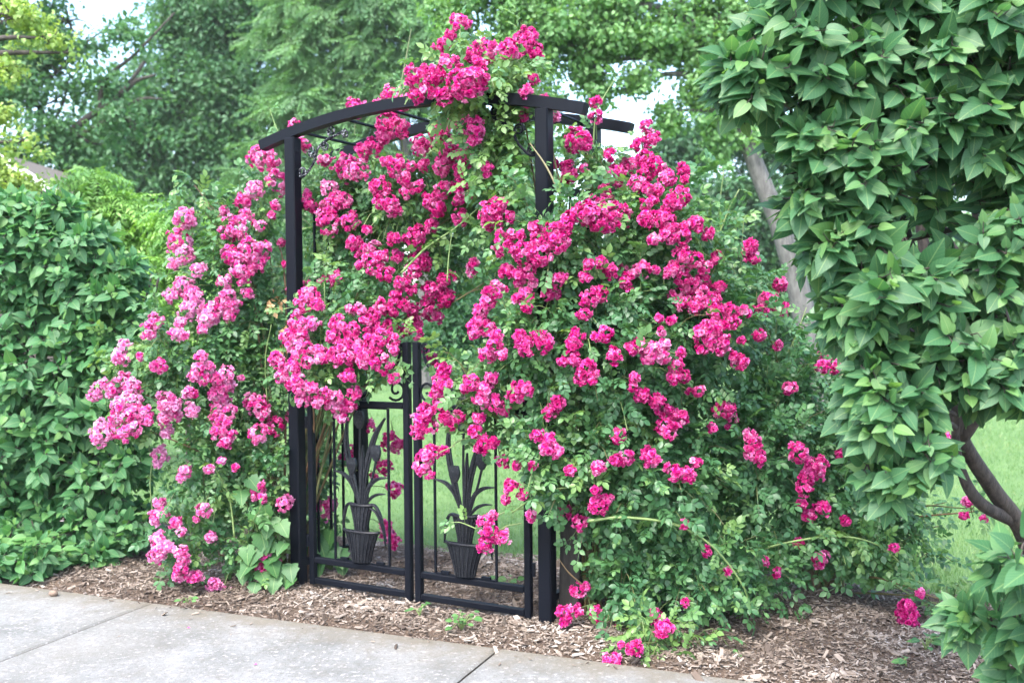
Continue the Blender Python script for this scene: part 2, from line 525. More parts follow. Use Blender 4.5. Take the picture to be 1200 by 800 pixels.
MAPLE_LEAF = tpl_blade([(0.0, 0.02), (0.1, 0.42), (0.3, 0.22), (0.5, 0.44), (0.68, 0.16), (1.0, 0.01)], 0.1, 0.3)
SPRAY = [spray_tpl(14, 11), spray_tpl(15, 12), spray_tpl(16, 13)]
SPRAY_MAPLE = [spray_tpl(9, 21, MAPLE_LEAF, size=.3), spray_tpl(10, 22, MAPLE_LEAF, size=.3)]
SPRAY_SLIM = [frond_tpl(9, 31, .2, SLIM), frond_tpl(10, 32, .18, SLIM)]

def petal_tpl(seed):
    """a ruffled double rose, radius about 1, facing +y"""
    r = np.random.default_rng(seed)
    V, Fc, G, UV, n = [], [], [], [], 0
    for cnt, L, w, open_, base in ((8, 1.0, .46, 1.3, .06), (7, .95, .42, .98, .10), (7, .8, .36, .66, .12), (5, .62, .3, .3, .1)):
        ph = r.uniform(0, 6.283)
        for i in range(cnt):
            a = ph + 6.283 * i / cnt + r.normal(0, .12)
            op = open_ + r.normal(0, .22)
            Lp = L * r.uniform(.72, 1.18)
            pv, pg = [], []
            for j, (t, ww) in enumerate(((0, .15), (.45, .75), (.8, 1.0), (1.0, .72))):
                th = op * (0.45 + 0.75 * t)                      # curls outwards to the rim
                rad = base + Lp * t * math.sin(th) * .95
                hgt = Lp * t * math.cos(th) * .8 + (.16 if j == 3 else .05) * r.normal(0, 1)
                for s in (-1, 0, 1):
                    off = s * w * ww
                    cup = -.16 * abs(s) * t * (1 if op > .7 else 1.4)
                    rr = rad + cup + r.normal(0, .07) * t
                    pv.append((math.cos(a) * rr - math.sin(a) * off, hgt + .10 * abs(s) * t + r.normal(0, .11) * t, math.sin(a) * rr + math.cos(a) * off))
                    pg.append(min(1, t * (1.0 if s else .8) + (.1 if s else 0)))
            V += pv; G += pg; UV += [(0, 0)] * 12
            for j in range(3):
                q = n + j * 3
                Fc += [(q, q + 1, q + 4, q + 3), (q + 1, q + 2, q + 5, q + 4)]
            n += 12
    return np.array(V), Fc, np.array(G), np.array(UV, float)
BLOOM = [petal_tpl(s) for s in range(10)]

# ------------------------------------------------------------------ the ground
# the fence line and the bed run from the far left to the near right
E1, E2 = at_z(0, 682, .03), at_z(880, 797, .03)          # the edge of the pavement that meets the bed
edir = norm((E2 - E1)[:2]); enor = np.array([-edir[1], edir[0]])   # enor points to the garden
if enor[1] < 0: enor = -enor
def epos(s, n, z=0.0):
    p = E1[:2] + edir * s + enor * n
    return np.array([p[0], p[1], z])

def grid_mesh(name, mat, f, su, sv, kind='structure'):
    m = MB()
    U, Vv = np.meshgrid(su, sv)
    pts = np.array([f(u, v) for u, v in zip(U.ravel(), Vv.ravel())])
    nu = len(su)
    fc = []
    for i in range(len(sv) - 1):
        for j in range(nu - 1):
            a = i * nu + j
            fc.append((a, a + 1, a + nu + 1, a + nu))
    m.add(pts[:, :3], fc, .5, pts[:, 3] if pts.shape[1] > 3 else 0)
    o = m.build(name, mat, smooth=True)
    tag(o, kind=kind)
    return o

BED_W = 1.62
def wob(s): return .06 * math.sin(s * 2.1) + .04 * math.sin(s * 5.3 + 1) + .02 * math.sin(s * 13)
big = 260
grid_mesh('lawn', M_lawn, lambda u, v: (u, v, -0.045 + .02 * math.sin(u * .9) * math.sin(v * .7) * min(1, abs(v) / 8)), np.concatenate([[-90], np.linspace(-30, 30, 61), [90]]), np.concatenate([[-30], np.linspace(-4, 60, 65), [90]]))
def bedf(u, v):
    e = min(1, (1 - abs(2 * v - 1)) * 5)
    p = epos(u, -.03 + v * (BED_W + wob(u) + .03), 0)
    hump = .012 + .025 * math.sin(u * 3.1 + v * 4) * math.sin(v * 5 + u) + .010 * math.sin(u * 17 + v * 9) * math.sin(v * 23)
    p[2] = -.03 + e * (.035 + max(-.012, hump))
    return tuple(p)
grid_mesh('mulch_bed', M_soil, bedf, np.linspace(-4, 9, 261), np.linspace(0, 1, 34))
# pavement: slabs with open joints
m = MB()
JS = 1.80
j0 = float((at_z(171, 708, .03)[:2] - E1[:2]) @ edir)
for i in range(-3, 6):
    a, b = j0 + JS * i + .005, j0 + JS * (i + 1) - .005
    for r in range(4):
        n0, n1 = -.0 - 1.85 * r - (.01 if r else 0), -1.85 * (r + 1)
        su, sv_ = [a, a + .012] + list(np.linspace(a + .1, b - .1, 12)) + [b - .012, b], [n0, n0 - .012] + list(np.linspace(n0 - .04, n0 - .5, 10)) + [n0 - 1.2, n1 + .012, n1]
        pts, g = [], []
        for v in sv_:
            for u in su:
                drop = .007 if (u in (a, b) or v in (sv_[0], n1)) else 0
                w = (.014 * math.sin(u * 9) + .010 * math.sin(u * 23 + 1) + .006 * math.sin(u * 51)) if (r == 0 and v == sv_[0]) else 0
                p = epos(u, v - abs(w), .03 - drop); pts.append(p); g.append(max(0, 1 - (n0 - v) / .34) if r == 0 else 0)
        nu = len(su)
        fc = [(q * nu + k, q * nu + k + 1, (q + 1) * nu + k + 1, (q + 1) * nu + k)[::-1] for q in range(len(sv_) - 1) for k in range(nu - 1)]
        m.add(pts, fc, .5, g)
        # slab sides
        ring = [epos(a, n0, .023), epos(b, n0, .023), epos(b, n1, .023), epos(a, n1, .023)]
        low = [q + np.array([0, 0, -.08]) for q in ring]
        m.add(ring + low, [(0, 1, 5, 4)[::-1], (1, 2, 6, 5)[::-1], (2, 3, 7, 6)[::-1], (3, 0, 4, 7)[::-1]], .5, 1.0)
tag(m.build('sidewalk', M_concrete), kind='structure')
grid_mesh('sidewalk_base', M_soil, lambda u, v: tuple(epos(u, v, .006)), np.linspace(-6, 12, 19), np.linspace(-8, -.012, 9))

# wood chips
def chip_tpl(seed):
    r = np.random.default_rng(seed)
    v = np.array([[x, y, z] for z in (-1, 1) for x, y in ((-1, -1), (1, -1), (1, 1), (-1, 1))], float)
    v[:, 1] *= 1 + v[:, 0] * r.uniform(-.3, .3)
    v += r.normal(0, .2, v.shape)
    v *= np.array([r.uniform(.16, .42) , 1.0, r.uniform(.06, .14)])[[0, 1, 2]]
    v[:, [0, 1]] = v[:, [0, 1]]
    return v, [(3, 2, 1, 0), (4, 5, 6, 7), (0, 1, 5, 4), (1, 2, 6, 5), (2, 3, 7, 6), (3, 0, 4, 7)], np.zeros(8), np.zeros((8, 2))
m = MB()
for k in range(6):
    N = 16000
    s = rng.uniform(-1.6, 6.2, N)
    n = rng.uniform(-.02, BED_W + .03, N) + np.where(rng.random(N) < .045, -rng.exponential(.08, N), 0)
    P = np.array([epos(a, b, 0) for a, b in zip(s, n)])
    zz = np.array([bedf(a, min(max((b + .03) / (BED_W + wob(a) + .03), 0), 1))[2] for a, b in zip(s, n)])
    P[:, 2] = np.where(n < -.02, .036, np.maximum(zz, -.02) + rng.uniform(.0, .014, N))
    d = rand_dir(N); d[:, 2] *= .28
    nn = rand_dir(N) * .35 + np.array([0, 0, 1.0])
    S = np.clip(rng.lognormal(math.log(.0056), .58, N), .0022, .032)
    t = np.clip(rng.beta(1.5, 2.0, N) + rng.normal(0, .1, N), 0, 1)
    t = np.clip(t + .22 * np.sin(P[:, 0] * 3.7 + 1) * np.sin(P[:, 1] * 4.9) + .14 * np.sin(P[:, 0] * 11) * np.sin(P[:, 1] * 13 + 2), 0, 1)
    m.inst(chip_tpl(k), P, frames(d, nn), S, t)
tag(m.build('wood_chips', M_chip), 'scattered brown and tan wood chip mulch covering the flower bed', 'mulch', kind='stuff')

# grass
m = MB()
blade = (np.array([[-.06, 0, 0], [.06, 0, 0], [.045, .55, .02], [-.045, .55, .02], [0, 1, .12]]), [(0, 1, 2, 3), (3, 2, 4)], np.array([0, 0, .5, .5, 1.]), np.zeros((5, 2)))
def lawn_points(N, y0, y1, x0, x1):
    Y = y0 * (y1 / y0) ** rng.random(N)
    X = (x0 + (x1 - x0) * rng.random(N)) * Y
    return np.stack([X, Y, np.full(N, -.045)], 1)
P = lawn_points(210000, 4.2, 24, -.62, .62)
nn_ = (P[:, :2] - E1[:2]) @ enor; ss_ = (P[:, :2] - E1[:2]) @ edir
P = P[nn_ > BED_W - .05 + .06 * np.sin(ss_ * 2.1) + .04 * np.sin(ss_ * 5.3 + 1) + rng.normal(0, .03, len(P))]
N = len(P)
edge_n = (P[:, :2] - E1[:2]) @ enor - BED_W
d = rng.normal(0, .38, (N, 3)); d[:, 2] = 1
S = rng.uniform(.018, .04, N) * (1 + .9 * np.exp(-np.maximum(edge_n, 0) / .18) * rng.random(N)) * np.clip(P[:, 1] / 7, 1, 1.5)
t = np.clip(rng.normal(.42, .2, N) + .18 * np.sin(P[:, 0] * 2.2) * np.sin(P[:, 1] * 1.7), 0, 1)
m.inst(blade, P, frames(d, rand_dir(N)), S, t)
tag(m.build('grass', M_grass), 'mown bright green lawn grass behind the flower bed', 'grass', kind='stuff')

# ------------------------------------------------------------------ trees
def spline(pts, k=6):
    pts = np.asarray(pts, float)
    P = np.vstack([2 * pts[0] - pts[1], pts, 2 * pts[-1] - pts[-2]])
    out = []
    for i in range(1, len(P) - 2):
        for t in np.linspace(0, 1, k, endpoint=False):
            a, b, c, d = P[i - 1], P[i], P[i + 1], P[i + 2]
            out.append(.5 * ((2 * b) + (c - a) * t + (2 * a - 5 * b + 4 * c - d) * t * t + (3 * b - a - 3 * c + d) * t ** 3))
    out.append(pts[-1])
    return np.array(out)

def tree(name, label, cat, Y, trunk, blobs, leaf, spray, n, tmat, bmat=M_bark_dark, trunk_r=.2, leaf_s=.35, hang=.3, group=None, ydepth=.6, flat=.55, limbs=True, tone=(.5, .22), stems=None, clump=26):
    """trunk: px,py list (or world points); blobs: px,py,r (px)[,dY]; sprays are gathered in clumps with gaps between them"""
    tp = [at(q[0], q[1], Y + (q[2] if len(q) > 2 else 0)) for q in trunk]
    base = at_z(trunk[0][0], 700, 0) * 0 + np.array([tp[0][0], tp[0][1], -.05])
    root = thing(name, label, cat, tuple(base), 0, group)
    tb, cr = MB(), MB()
    path = spline([base] + tp)
    tb.tube(path, np.linspace(trunk_r, trunk_r * .35, len(path)), 10)
    for st in (stems or []):
        sp = spline([at(q[0], q[1], Y + (q[2] if len(q) > 2 else 0)) for q in st[1:]])
        tb.tube(sp, np.linspace(st[0], st[0] * .3, len(sp)), 7)
    area = sum(b[2] ** 2 for b in blobs)
    for b in blobs:
        c = at(b[0], b[1], Y + (b[3] if len(b) > 3 else 0))
        r = b[2] / F * Y
        if limbs:
            j = int(np.argmin(np.linalg.norm(path[len(path) // 3:] - c, axis=1) + 2 * np.maximum(0, path[len(path) // 3:, 2] - c[2]))) + len(path) // 3
            if np.linalg.norm(path[j] - c) > 1.2 + r * 1.1: continue_limb = False
            else: continue_limb = True
            mid = (path[j] + c) / 2 + rng.normal(0, .12, 3) * r + np.array([0, 0, .15 * r])
            lp = spline([path[j], mid, c])
            r0 = min(trunk_r * .45, .012 + .05 * r + .02 * np.linalg.norm(c - path[j]))
            if continue_limb: tb.tube(lp, np.linspace(r0, r0 * .3, len(lp)), 6)
            for q in range(6):
                e = c + rand_dir(1)[0] * r * rng.uniform(.6, 1) * np.array([1, ydepth, .8])
                lp = spline([c, (c + e) / 2 + rng.normal(0, .08, 3) * r, e], 4)
                tb.tube(lp, np.linspace(r0 * .4, r0 * .08, len(lp)), 4)
        nb = int(n * b[2] ** 2 / area)
        nc = max(3, nb // clump)
        cd_ = rand_dir(nc)
        cc = c + cd_ * r * (rng.random((nc, 1)) ** .45) * np.array([1, ydepth, .85])
        crad = r * rng.uniform(.12, .27, nc)
        ctone = rng.normal(0, tone[1] * .6, nc)
        idx = rng.integers(0, nc, nb)
        off = rng.normal(0, .6, (nb, 3)) * crad[idx, None] * np.array([1, 1, flat])
        P = cc[idx] + off
        d = norm(off * np.array([1, 1, .3]) + 1e-4) + rng.normal(0, .45, (nb, 3)) + np.array([0, 0, -hang])
        nn = np.array([0, 0, 1.0]) + rng.normal(0, .45, (nb, 3)) + cd_[idx] * .35
        S = leaf_s * rng.uniform(.7, 1.25, nb)
        t = np.clip(tone[0] + ctone[idx] + rng.normal(0, tone[1], nb), 0, 1)
        kk = rng.integers(0, len(spray), nb)
        for k in range(len(spray)):
            w = kk == k
            cr.inst(spray[k], P[w], frames(d[w], nn[w]), S[w], t[w])
    a = tb.build('trunk', bmat, root, True, origin=base)
    c = cr.build('crown', tmat, root, False, origin=base)
    return root

tree('oak_tree', 'tall dark green broadleaf tree behind the lawn, left of the arch', 'tree', 25,
     [(215, 300), (214, 220), (216, 150), (225, 60), (235, -30)],
     [(210, 110, 85), (155, 175, 62), (272, 170, 66), (255, 50, 80), (215, 45, 40), (330, 110, 55), (160, 150, 30), (225, 215, 58), (300, 235, 55), (170, 235, 50), (280, -20, 80), (330, 20, 60), (245, 130, 60)],
     SMALL, SPRAY, 5000, M_dark_tree, leaf_s=.6, hang=.35, trunk_r=.3,
     stems=[(.13, (185, 320), (182, 230), (170, 160), (150, 100)), (.12, (265, 320), (262, 235), (275, 170), (300, 90)), (.1, (240, 320), (241, 240), (250, 190))])
tree('limbed_tree', 'open dark tree with long bare slanting limbs and sky gaps, far left', 'tree', 17,
     [(-70, 330), (-60, 240), (-45, 150), (-20, 60), (10, -40)],
     [(20, 45, 50), (80, 25, 40), (45, 125, 45), (118, 100, 28), (5, 100, 42), (100, 165, 36), (60, 75, 30), (135, 35, 26), (150, 140, 28), (20, 180, 40), (70, 200, 36), (-40, 60, 60), (30, -40, 60)],
     SMALL, SPRAY, 1400, M_dark_tree, leaf_s=.42, trunk_r=.3, clump=30, tone=(.65, .2),
     stems=[(.10, (-55, 240), (15, 205), (62, 172), (100, 140), (140, 112), (170, 72)), (.06, (140, 112), (160, 95), (182, 88)), (.05, (118, 128), (122, 95), (160, 62), (205, 15)), (.08, (-50, 190), (10, 130), (45, 60), (70, -20)), (.05, (62, 172), (110, 150), (160, 118), (190, 116)), (.04, (30, 185), (70, 130), (80, 95)), (.04, (20, 115), (60, 90), (95, 55), (130, 30))])
tree('locust_tree', 'mid green feathery tree in soft layers right behind the arch top', 'tree', 19,
     [(497, 420), (497, 360), (494, 280), (470, 150), (440, 60), (420, -40)],
     [(335, 60, 48), (420, 35, 62), (380, 115, 58), (445, 110, 52), (330, 145, 44), (312, 190, 34), (480, 30, 55), (365, 185, 48), (425, 180, 52), (500, 95, 46), (360, 0, 55), (440, -30, 70), (345, 235, 40), (400, 240, 46), (460, 250, 40), (520, 160, 45), (525, 230, 46), (572, 255, 42), (620, 215, 42), (600, 160, 36)],
     SLIM, SPRAY_SLIM, 7500, M_mid_tree, leaf_s=.5, hang=.55, trunk_r=.17, flat=.35, bmat=M_bark_grey)
tree('maple_tree', 'light green drooping tree with leaning pale grey trunk behind the right lilac', 'tree', 12,
     [(958, 480), (948, 400), (932, 325), (912, 260), (888, 200), (862, 130), (825, 60), (790, -10)],
     [(540, 28, 44), (610, 12, 54), (690, 25, 60), (620, 66, 42), (690, 74, 32), (765, 40, 52), (820, 30, 54), (862, 12, 50), (866, 92, 46), (815, 90, 26), (560, 75, 34), (650, 118, 32), (672, 165, 24), (700, 104, 22), (738, 98, 24), (785, 130, 22), (850, 150, 34), (720, 30, 40), (600, -40, 70), (760, -50, 80)],
     MAPLE_LEAF, SPRAY_MAPLE, 5200, M_maple, M_bark_grey, trunk_r=.175, leaf_s=.21, hang=.8, flat=.85, tone=(.5, .25), clump=22,
     stems=[(.08, (880, 180), (840, 60), (790, 25), (750, 5), (700, -10)), (.05, (800, 30), (770, 15), (745, -15)), (.04, (700, 0), (690, 30), (715, 50))])
tree('dark_cedar', 'very dark dense tree beyond the lawn, right of the arch', 'tree', 28,
     [(800, 330), (800, 280), (802, 235), (806, 195)],
     [(805, 180, 34), (780, 175, 22), (778, 215, 36), (735, 230, 30), (838, 228, 50), (775, 265, 52), (860, 300, 58), (905, 250, 52), (815, 325, 55), (965, 255, 62), (770, 330, 50), (848, 155, 34), (890, 170, 48), (930, 330, 60), (990, 330, 55)],
     SMALL, SPRAY, 6000, M_dark_tree, leaf_s=.62, trunk_r=.28, tone=(.2, .18))
tree('park_tree', 'leafy green tree in the distance seen through the right lilac', 'tree', 21,
     [(1110, 380), (1110, 300), (1105, 200), (1100, 60)],
     [(1000, 90, 70), (1095, 140, 85), (1185, 60, 85), (1045, 280, 80), (1150, 290, 80), (1230, 200, 80), (1080, 20, 90), (1010, 190, 60), (1220, 330, 60)],
     SMALL, SPRAY, 5000, M_mid_tree, leaf_s=.5, trunk_r=.25)
tree('golden_maple', 'yellow green young maple with lobed leaves at the left edge', 'tree', 8.2,
     [(-90, 420), (-85, 330), (-70, 200), (-40, 80), (-10, 0)],
     [(14, 22, 34), (58, 45, 20), (8, 78, 22), (28, 165, 15), (10, 245, 30), (42, 258, 24), (8, 205, 16), (-40, 60, 40), (-30, 190, 40), (78, 62, 9), (75, 268, 22), (20, 215, 18), (-10, 140, 24)],
     MAPLE_LEAF, SPRAY_MAPLE, 620, M_gold, leaf_s=.14, trunk_r=.07, hang=.7, flat=.8, clump=16)
SH = 'shrubs behind the lilac hedge'
tree('sumac_shrub', 'bright green feathery shrub behind the left lilac, taller one by the golden maple', 'shrub', 9,
     [(110, 430), (110, 350), (112, 270), (115, 215)],
     [(105, 220, 34), (150, 245, 38), (85, 250, 36), (130, 290, 45), (165, 300, 40), (100, 330, 50), (170, 350, 45)],
     NARROW, FROND, 1700, M_sumac, leaf_s=.30, trunk_r=.03, hang=.45, group=SH, clump=14, tone=(.55, .25))
tree('sumac_shrub', 'bright green feathery shrub beside the pink roses, in front of the dark tree', 'shrub', 8.6,
     [(220, 440), (220, 360), (215, 300), (212, 250)],
     [(205, 258, 28), (225, 290, 38), (190, 310, 40), (240, 330, 42), (200, 365, 45), (250, 380, 45)],
     NARROW, FROND, 1500, M_sumac, leaf_s=.28, trunk_r=.03, hang=.45, group=SH, clump=14, tone=(.45, .25))
tree('evergreen_shrub', 'dark evergreen shrub on the lawn seen through the arch', 'shrub', 13,
     [(545, 430), (545, 405), (545, 380)],
     [(545, 390, 34), (520, 398, 26), (575, 385, 36), (600, 395, 30), (560, 360, 26)],
     SMALL, SPRAY, 1300, M_dark_tree, leaf_s=.26, trunk_r=.06, tone=(.1, .15))

# the far edge of the lawn: one mass of woodland
m = MB()
N = 15000
X = rng.uniform(-34, 36, N); Yw = rng.uniform(33, 40, N)
hx = 4.2 - 2.2 * np.exp(-((X - 4.3) / 2.2) ** 2) + 1.6 * np.sin(X * .35) + 1.1 * np.sin(X * .9 + 2) + .6 * np.sin(X * 2.1)
Z = hx * rng.random(N) ** .8
P = np.stack([X, Yw, Z], 1)
cl = np.sin(X * 1.7) * np.sin(Z * 2.2 + X) * .25
d = rand_dir(N); d[:, 2] -= .4
for k in range(3):
    w = rng.integers(0, 3, N) == k
    m.inst(SPRAY[k], P[w], frames(d[w], rng.normal(0, .5, (w.sum(), 3)) + np.array([0, -.3, 1])), rng.uniform(.8, 1.3, w.sum()), np.clip(.35 + cl[w] + rng.normal(0, .2, w.sum()), 0, 1))
for k in range(60):
    x = rng.uniform(-34, 36); y = rng.uniform(34, 39)
    m.tube([(x, y, -.1), (x + rng.normal(0, .1), y, 3), (x + rng.normal(0, .3), y, 6)], [.18, .13, .06], 6, 0.0)
tag(m.build('woods', M_dark_tree), 'dark woodland edge beyond the far end of the lawn', 'woods', kind='stuff')

# ------------------------------------------------------------------ house behind the trees, left
hp = at(62, 222, 14)                                  # the end of the eave
hs = 14 / F
shed = thing('garden_shed', 'small gabled shed roof with white fascia peeping between the left trees', 'shed', (hp[0] - .85, hp[1] + .2, -.05))
m = MB()
ez = hp[2]; run = .82; rise = .56
m.box((0, 1.2, (ez + .05) / 2), (2 * run - .3, 2.2, ez + .05))
m.add([(-run + .15, .1, ez + .05), (run - .15, .1, ez + .05), (0, .1, ez + rise - .1)], [(0, 1, 2)])
m.build('wall', M_siding, shed)
m = MB()
for s_ in (-1, 1):
    a, b = np.array([s_ * (run + .05), -.12, ez]), np.array([0, -.12, ez + rise])
    n = np.array([0, 0, .05])
    q = [a, b, b + (0, 2.4, 0), a + (0, 2.4, 0)]
    m.add([p + n for p in q] + [p - n * .4 for p in q], [(0, 1, 2, 3), (7, 6, 5, 4), (0, 4, 5, 1), (1, 5, 6, 2), (2, 6, 7, 3), (3, 7, 4, 0)])
rf = m.build('roof', M_shingle, shed)
for s_ in (-1, 1):
    m = MB()
    a, b = np.array([s_ * (run + .06), -.15, ez + .0]), np.array([s_ * .004, -.15, ez + rise + .0])
    m.bar([a, (a + b) / 2, b], .05, .11, (0, 1, 0))
    m.build('fascia', M_white, rf)

# ------------------------------------------------------------------ lilacs
def lilac(name, label, Y, base, trunks, blobs, n_twig, leaf, mat, stem_r=.022, thick=.45, droop=.45):
    root = thing(name, label, 'bush', (base[0], base[1], 0))
    br, fo = MB(), MB()
    tip_pts = []
    for tr in trunks:
        p = spline(tr[1:], 6)
        br.tube(p, np.linspace(tr[0], tr[0] * .35, len(p)), 8)
        tip_pts.append(p)
    allp = np.concatenate(tip_pts)
    allr = np.concatenate([np.linspace(t[0], t[0] * .35, len(p)) for t, p in zip(trunks, tip_pts)])
    LP, LD, LN, LS, LT = [], [], [], [], []
    for b in blobs:
        Yb = Y + (b[3] if len(b) > 3 else 0)
        c = at(b[0], b[1], Yb)
        r = b[2] / F * Yb
        rad = np.array([r, max(r, min(thick * .55, 2.6 * r)), r])
        dist = np.linalg.norm(allp - c, axis=1) + 1.2 * np.maximum(0, allp[:, 2] - c[2])
        if b[1] < 620: dist = dist + 5.0 * (allp[:, 1] < 3.4)
        j = int(np.argmin(dist))
        lp = spline([allp[j], (allp[j] + c) / 2 + np.array([0, 0, .04]) + rng.normal(0, .03, 3), c], 5)
        br.tube(lp, np.linspace(min(.02, allr[j] * .7), .006, len(lp)), 6)
        dens = b[4] if len(b) > 4 else 1.0
        for q in range(int(n_twig * dens * max(.5, (b[2] / 90) ** 2))):
            u = rand_dir(1)[0]
            if u[1] > .5: u[1] *= -1
            dr = droop * rng.uniform(.1, 2.3)
            s0, s1 = rng.uniform(.05, .5), rng.uniform(.7, 1.15)
            p0, p1 = c + u * rad * s0, c + u * rad * s1
            L = np.linalg.norm(p1 - p0) + .08
            bend = np.array([0, 0, rng.uniform(.0, .06)])
            tw = spline([p0, (p0 + p1) / 2 + bend, p1 + np.array([0, 0, .03])], 4)
            br.tube(tw, np.linspace(.0045, .002, len(tw)), 4)
            k = max(3, int(L / (.5 * leaf)))
            ts = np.linspace(.25, 1.0, k)
            T = norm((p1 - p0)[None])[0]
            side = norm(np.cross(T, np.array([0, 0, 1.0]))[None] + 1e-4)[0]
            upn = np.cross(side, T)
            for i, t in enumerate(ts):
                pp = tw[min(len(tw) - 1, int(t * (len(tw) - 1)))] + T * 0.0
                for s in (-1, 1):
                    axis = side if i % 2 == 0 else upn
                    if i % 2 and s < 0 and rng.random() < .5: continue
                    d = norm((T * .6 + axis * s * .8 + rng.normal(0, .2, 3) + np.array([0, 0, -dr]))[None])[0]
                    nrm = np.array([0, -.25, .8]) + u * np.array([.8, .9, .1]) + rng.normal(0, .32, 3)
                    sz = leaf * rng.choice([rng.uniform(.5, .8), rng.uniform(.8, 1.2)], p=[.3, .7]) * (.62 if t > .93 else 1)
                    LP.append(pp + d * .022); LD.append(d); LN.append(nrm); LS.append(sz)
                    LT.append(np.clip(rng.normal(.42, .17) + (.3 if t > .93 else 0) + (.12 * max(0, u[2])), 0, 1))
                    if rng.random() < .5: br.tube([pp, pp + d * .025], .0016, 3, closed_ends=False)
    LP, LD, LN, LS, LT = map(np.array, (LP, LD, LN, LS, LT))
    kk = rng.integers(0, 4, len(LP))
    for k in range(4):
        w = kk == k
        fo.inst(LILAC[k], LP[w], frames(LD[w], LN[w]), LS[w], LT[w])
    br.build('branches', M_bark_lilac, root, True, origin=(base[0], base[1], 0))
    fo.build('foliage', mat, root, True, origin=(base[0], base[1], 0))
    print(name, 'leaves', len(LP))
    return root

b0 = at(1228, 700, 4.3)
b0 = np.array([b0[0], b0[1], 0.0])
tr = [[.042, b0, at(1200, 628, 4.2), at(1163, 572, 4.05), at(1126, 510, 3.9), at(1112, 430, 3.75), at(1080, 330, 3.6), at(1050, 230, 3.5)],
      [.03, at(1188, 610, 4.18), at(1150, 590, 4.0), at(1128, 555, 3.95), at(1120, 500, 3.85), at(1135, 400, 3.7)],
      [.035, at(1126, 510, 3.9), at(1160, 470, 3.8), at(1200, 450, 3.7)],
      [.04, b0 + (.08, .1, 0), at(1230, 560, 4.2), at(1190, 420, 4.0), at(1150, 280, 3.8), at(1130, 120, 3.6)],
      [.03, at(1112, 430, 3.75), at(1085, 300, 3.9), at(1075, 240, 3.9), at(1060, 120, 3.8)],
      [.028, at(1112, 440, 3.75), at(1070, 320, 4.0), at(1040, 240, 4.0), at(1000, 120, 3.8)],
      [.026, at(1150, 330, 3.85), at(1105, 270, 3.9), at(1110, 180, 3.8)],
      [.024, at(1110, 420, 3.75), at(1030, 360, 3.7), at(970, 260, 3.6), at(930, 170, 3.5)],
      [.045, b0 + (-.05, .12, 0), at(1260, 500, 4.2), at(1240, 300, 4.0), at(1220, 100, 3.9)],
      [.02, b0 + (-.1, -.1, 0), at(1235, 760, 3.6), at(1210, 720, 3.0), at(1190, 700, 2.8)]]
lilac('lilac_bush', 'large lilac at the right edge with big heart shaped leaves and dark leaning trunk', 3.25, b0, tr,
      [(1020, 110, 95), (1115, 50, 100), (945, 90, 62), (880, 112, 38), (862, 98, 24), (905, 60, 40), (940, 250, 22), (1008, 470, 28), (1092, 425, 46), (1005, 350, 36), (1030, 560, 26), (990, 215, 72), (1045, 175, 50), (1120, 165, 60), (1090, 255, 40, .25, .5), (1180, 150, 95), (1000, 300, 52),
       (1060, 345, 58), (1155, 310, 66), (992, 385, 28), (1060, 460, 55), (1150, 440, 56), (1025, 430, 38), (1020, 500, 30), (1200, 270, 80), (1062, 530, 34),
       (1200, 462, 34), (930, 20, 60), (1040, 0, 80), (1170, 20, 90), (938, 185, 30), (1200, 400, 70), (962, 300, 22),
       (1192, 670, 24, -.5, .5), (1203, 735, 26, -.4, .5), (1165, 738, 18, -.3, .6), (1190, 790, 20, -.3, .5), (1130, 730, 11, -.2, .8)],
      48, .09, M_lilac_leaf, droop=.3)
b1 = at_z(40, 655); b1 = np.array([b1[0], b1[1] + .45, 0])
tr = []
for k in range(9):
    a = rng.uniform(-.75, .75); e = rng.uniform(-.3, .2)
    tr.append([.02, b1 + (a * .25, e * .3, 0), b1 + (a * .5, e * .6, .6), b1 + (a * .85, e, 1.15), b1 + (a * 1.1, e * 1.2, 1.65)])
lilac('lilac_bush', 'rounded lilac bush at the left edge, leafy to the ground beside the pavement', 5.75, b1, tr,
      [(50, 315, 62), (5, 310, 55), (105, 335, 50), (125, 405, 48), (50, 420, 80), (135, 480, 48), (35, 520, 80), (115, 570, 58), (30, 600, 70),
       (130, 615, 44), (60, 630, 45), (-20, 430, 70), (160, 545, 24), (165, 620, 26), (-30, 560, 80), (100, 480, 60), (70, 280, 34), (20, 275, 30), (145, 350, 24), (90, 645, 28), (15, 645, 30), (30, 258, 20), (78, 255, 18), (112, 292, 22), (152, 325, 18), (172, 385, 16), (172, 440, 16), (10, 652, 30, -.4), (60, 655, 24, -.4), (125, 650, 20, -.2), (0, 255, 22)],
      85, .078, M_lilac_leaf_far, thick=.6, droop=.35)

# ------------------------------------------------------------------ arbor and gate
A = R_(28.5)
P0 = np.array([-1.10, 5.06])
WID, DEP = 1.42, 0.53
arb = thing('garden_arbor', 'black metal garden arbor with shallow curved top, overgrown by pink roses', 'arbor', (P0[0], P0[1], 0), -A)
def G(u, w, z):
    return np.array([P0[0] + u * math.cos(A) + w * math.sin(A), P0[1] - u * math.sin(A) + w * math.cos(A), z])
def archz(u): return 2.262 + .125 * (1 - ((u - .71) / .91) ** 2)
for u in (0, WID):
    for w in (0, DEP):
        h = archz(u) - .026
        m = MB(); m.box((u, w, h / 2 - .03), (.064, .064, h + .06), bevel=.006)
        pst = m.build('post', M_iron, arb)
        s = 1 if u == 0 else -1
        for zz in (h - .07, h - .16):
            m = MB(); m.tube([(u + s * .031, w, zz), (u + s * .040, w, zz)], .007, 8)
            m.build('bolt', M_iron, pst)
for w in (0, DEP):
    m = MB(); us = np.linspace(-.2, WID + .2, 40)
    m.bar([(u, w, archz(u)) for u in us], .052, .05)
    m.build('arch_bar', M_iron, arb)
m = MB()
